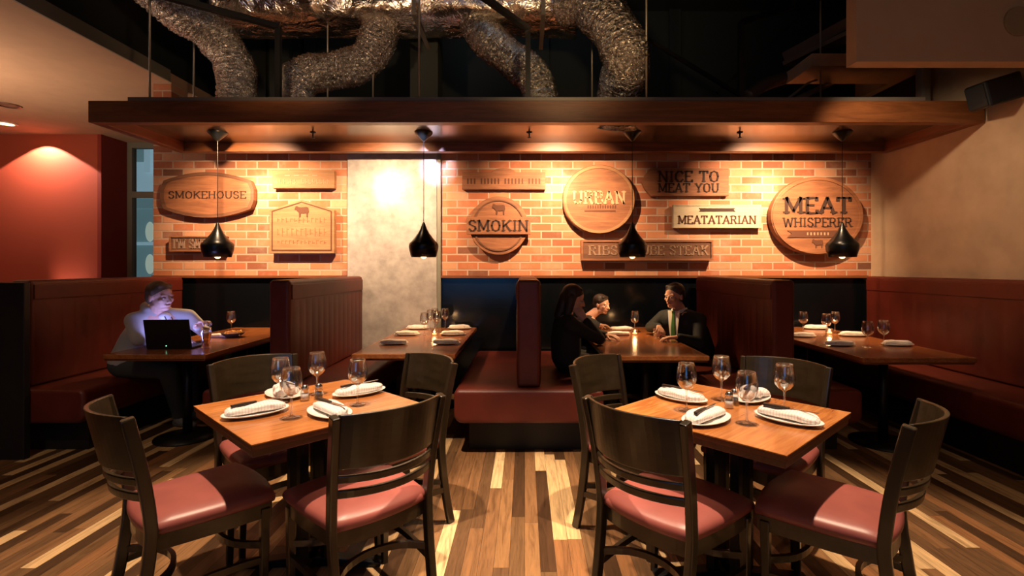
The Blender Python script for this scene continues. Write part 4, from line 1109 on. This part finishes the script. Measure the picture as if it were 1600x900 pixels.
def hair_cap(mb, L, R, k, long_=False, fringe=True):
    mb.ball(L(0, -.022, .046), 1, (.084*k, .098*k, .084*k), R, 24)
    mb.ball(L(0, -.055, .0), 1, (.074*k, .062*k, .075*k), R, 20)
    if fringe: mb.cone(L(-.04, .040, .088), .020*k, L(.04, .038, .090), .021*k)
    for s_ in (-1, 1): mb.cone(L(s_*.074, .005, .05), .014*k, L(s_*.073, .0, .012), .009*k)
    if long_:
        for s_ in (-1, 1): mb.cone(L(s_*.065, -.02, .0), .045*k, L(s_*.07, -.01, -.16), .032*k)
        mb.cone(L(0, -.07, .0), .06*k, L(0, -.08, -.18), .05*k)

def person(label, J, fwd, headc, skin, hairm, top, legs, k=1.0, up=(0,0,1), long_=False, hands=None, torso_r=(.135, .15, .13), shoes=None, extra=None, sleeve=1.0, hood=False):
    org = Vector((J['hip'][0], J['hip'][1], 0)); e = empty('person', org)
    V = {a: Vector(b)-org for a, b in J.items()}; hc = Vector(headc)-org
    # body: one continuous mesh
    b = MB(); L, R = head(b, hc, fwd, up, k)
    b.cone(V['neck'], .058*k, L(0, -.018, -.055), .052*k)
    sh = (V['shl']-V['shr']).normalized()
    mid = V['hip'].lerp(V['neck'], .45)
    for o_ in (-.07, 0, .07):
        b.cone(V['hip']+sh*o_*k, .10*k, mid+sh*o_*k, .10*k); b.cone(mid+sh*o_*k, .10*k, V['neck']+sh*o_*k-Vector((0,0,.07)), .095*k)
    dn = Vector((0,0,-.05)); b.cone(V['shl'], .045*k, V['neck']+dn, .04*k); b.cone(V['shr'], .045*k, V['neck']+dn, .04*k)
    for q in ('l', 'r'):
        b.cone(V['sh'+q], .052*k, V['el'+q], .040*k); b.cone(V['el'+q], .038*k, V['wr'+q], .025*k)
        hp = V['hip']+sh*(.09 if q == 'l' else -.09)*k
        b.cone(hp, .085*k, V['kn'+q], .058*k); b.cone(V['kn'+q], .056*k, V['an'+q], .036*k)
        hd = hands[q] if hands and q in hands else (V['wr'+q]-V['el'+q], (0, 0, -1), .5)
        hand(b, V['wr'+q], hd[0], hd[1], hd[2], 1 if q == 'l' else -1, k)
    rebuild(b.bm, .0055, 'body', skin, e, 4)
    face_bits(e, L, R, k, Vector((0,0,0)))
    b = MB(); hair_cap(b, L, R, k, long_)
    h = rebuild(b.bm, .006, 'hair', hairm, e, 3)
    # clothing
    b = MB(); t0, t1, t2 = torso_r
    for o_ in (-.085, 0, .085):
        b.cone(V['hip']+sh*o_*k+Vector((0,0,.02)), t0*k*.92, mid+sh*o_*k, t1*k*.85); b.cone(mid+sh*o_*k, t1*k*.85, V['neck']+sh*o_*k-Vector((0,0,.09)), t2*k*.85)
    for q in ('l', 'r'):
        b.cone(V['neck']-Vector((0,0,.03)), .074*k, V['sh'+q], .066*k)
        b.cone(V['sh'+q], .066*k, V['el'+q], .052*k); b.cone(V['el'+q], .052*k, V['el'+q].lerp(V['wr'+q], sleeve*.93), .038*k)
    if hood:
        f, u, r = head_frame(fwd, up); nk = V['neck']
        for i in range(13):
            a = PI*(.0+i/12)+0; p = nk+(r*math.cos(a)*.085-f*math.sin(a)*.085)*k+u*(.02+.035*math.sin(a))*k
            b.ball(p, .033*k, seg=10)
    rebuild(b.bm, .009, top[1], top[0], e, 5)
    b = MB()
    for q in ('l', 'r'):
        hp = V['hip']+sh*(.09 if q == 'l' else -.09)*k
        b.cone(hp, .105*k, V['kn'+q], .075*k); b.cone(V['kn'+q], .073*k, V['an'+q]+Vector((0,0,.03)), .052*k)
    b.cone(V['hip']+sh*.09, .10*k, V['hip']-sh*.09, .10*k)
    rebuild(b.bm, .01, 'trousers', legs, e, 4)
    f2 = Vector((fwd[0], fwd[1], 0)).normalized()
    for q in ('l', 'r'):
        b = MB(); a = V['an'+q]; b.cone(a+Vector((0,0,-.01)), .046, a+f2*.03+Vector((0,0,-.035)), .040); b.cone(a-f2*.03+Vector((0,0,-.042)), .034, a+f2*.16+Vector((0,0,-.05)), .028)
        rebuild(b.bm, .007, 'shoe', shoes or M['suit'], e, 3)
    if extra: extra(e, V, L, R, k)
    tag(e, label, 'person'); return e

M['skin_man'] = mat('fair skin', (.60, .36, .27), .5)
def hood_extra(e, V, L, R, k):
    b = MB(); b.ball(V['neck']+Vector((.075, -.02, -.035)), .05, (1, 1, .7)); b.build('undershirt', M['tee'], e, True)
    for s_ in (-1, 1):
        p = V['neck']+Vector((.11, -.03+s_*.035, -.03)); MB().tube([p, p+Vector((.035, -.01, -.05)), p+Vector((.045, -.01, -.12))], .004, 6).build('drawstring', M['iris'], e, True)
person('man in a grey hoodie leaning over a laptop, lit by its screen', dict(
    hip=(-3.30, 4.25, .60), neck=(-3.13, 4.25, 1.03), shl=(-2.97, 4.40, .975), shr=(-3.21, 4.10, .975),
    ell=(-2.90, 4.52, .83), wrl=(-2.82, 4.30, .90), elr=(-3.11, 4.02, .83), wrr=(-2.97, 4.20, .805),
    knl=(-2.98, 4.42, .55), anl=(-3.08, 4.62, .08), knr=(-3.0, 4.20, .55), anr=(-3.06, 4.42, .08)),
    (.96, -.26, -.06), (-3.045, 4.17, 1.165), M['skin_man'], M['hair_b'], (M['hoodie'], 'hoodie'), M['jeans'], 1.04, torso_r=(.118, .118, .112),
    hands={'l': ((.55, -.25, .35), (.3, -.2, -.9), .7), 'r': ((.8, .5, -.05), (0, 0, -1), .35)}, shoes=M['shoe'], extra=hood_extra, hood=True)
def suit_extra(e, V, L, R, k):
    f, u, r = head_frame((-.72, -.69, 0)); nk = V['neck']; hp = V['hip']
    def C(x, z, y): return nk+r*x+u*z+f*y
    front = lambda z: .112+.02*math.sin(max(0, min(1, -z/.35))*PI)
    b = MB(); rings = []
    for i in range(10):
        z = .015-i*.038; hwid = .05*(1-i/12)+.012; y = front(z)+.012
        ctr = nk+f*y+u*z+(hp-nk)*(-z/.5)*.18
        rings.append([ctr-r*hwid, ctr-r*hwid+f*.008, ctr+r*hwid+f*.008, ctr+r*hwid])
    b.loft(rings); b.build('shirt', M['shirt'], e, bevel=.002)
    b = MB(); rings = []
    for i, (z, hwid) in enumerate(((.012, .018), (-.018, .013), (-.03, .014), (-.12, .022), (-.24, .029), (-.29, .027), (-.32, .003))):
        y = front(z)+.024; ctr = nk+f*y+u*z+(hp-nk)*(-z/.5)*.18
        rings.append([ctr-r*hwid, ctr-r*hwid*.8+f*.006, ctr+r*hwid*.8+f*.006, ctr+r*hwid])
    b.loft(rings); b.build('tie', M['tie'], e)
    b = MB()
    for s_ in (-1, 1):
        b.bar([nk+r*s_*.065+f*.0+u*.03, nk+r*s_*.045+f*.085+u*.012, nk+r*s_*.006+f*.118+u*(-.01)], [.01]*3, [.03]*3, side=r)
    b.build('collar', M['shirt'], e)
person('man in a black suit with white shirt and green tie seated facing left', dict(
    hip=(1.64, 4.86, .60), neck=(1.50, 4.80, .985), shl=(1.63, 4.66, .925), shr=(1.37, 4.93, .925),
    ell=(1.56, 4.47, .74), wrl=(1.36, 4.44, .79), elr=(1.24, 4.93, .82), wrr=(1.27, 4.72, .85),
    knl=(1.30, 4.62, .55), anl=(1.28, 4.62, .08), knr=(1.22, 4.86, .55), anr=(1.2, 4.84, .08)),
    (-.78, -.60, -.08), (1.415, 4.73, 1.14), M['skin'], M['hair_d'], (M['suit'], 'suit_jacket'), M['suit'], 1.0,
    hands={'r': ((-.1, -.7, -.1), (-.5, 0, -1), .7), 'l': ((-1, .1, -.05), (0, 0, -1), .4)}, extra=suit_extra)
def lady_extra(e, V, L, R, k):
    p = V['wrr'].lerp(V['elr'], .12); d = (V['elr']-V['wrr']).normalized()
    MB().tube([p-d*.006, p+d*.006], .033, 18).build('bracelet', M['steel'], e, True)
person('dark haired person in black leaning on one hand at the left of the table', dict(
    hip=(.36, 4.40, .60), neck=(.36, 4.36, .99), shl=(.36, 4.54, .93), shr=(.38, 4.19, .93),
    ell=(.58, 4.68, .81), wrl=(.74, 4.56, .795), elr=(.64, 4.26, .80), wrr=(.52, 4.26, .96),
    knl=(.78, 4.52, .55), anl=(.72, 4.54, .08), knr=(.78, 4.32, .55), anr=(.72, 4.30, .08)),
    (.95, -.12, -.28), (.425, 4.34, 1.14), M['skin'], M['hair_d'], (M['dress'], 'sweater'), M['suit'], .97, long_=True,
    hands={'r': ((-.45, .10, .6), (-.2, .9, 0), .5)}, extra=lady_extra)
person('dim figure in black seated deep in the same booth, only the face showing', dict(
    hip=(.40, 5.12, .60), neck=(.66, 5.14, .90), shl=(.60, 5.30, .85), shr=(.62, 5.0, .85),
    ell=(.66, 5.40, .81), wrl=(.80, 5.38, .795), elr=(.60, 4.98, .80), wrr=(.72, 5.14, .80),
    knl=(.8, 5.22, .55), anl=(.74, 5.22, .08), knr=(.8, 5.06, .55), anr=(.74, 5.06, .08)),
    (.75, -.65, -.1), (.79, 5.13, 1.03), M['skin'], M['hair_d'], (M['dress'], 'sweater'), M['suit'], .85)
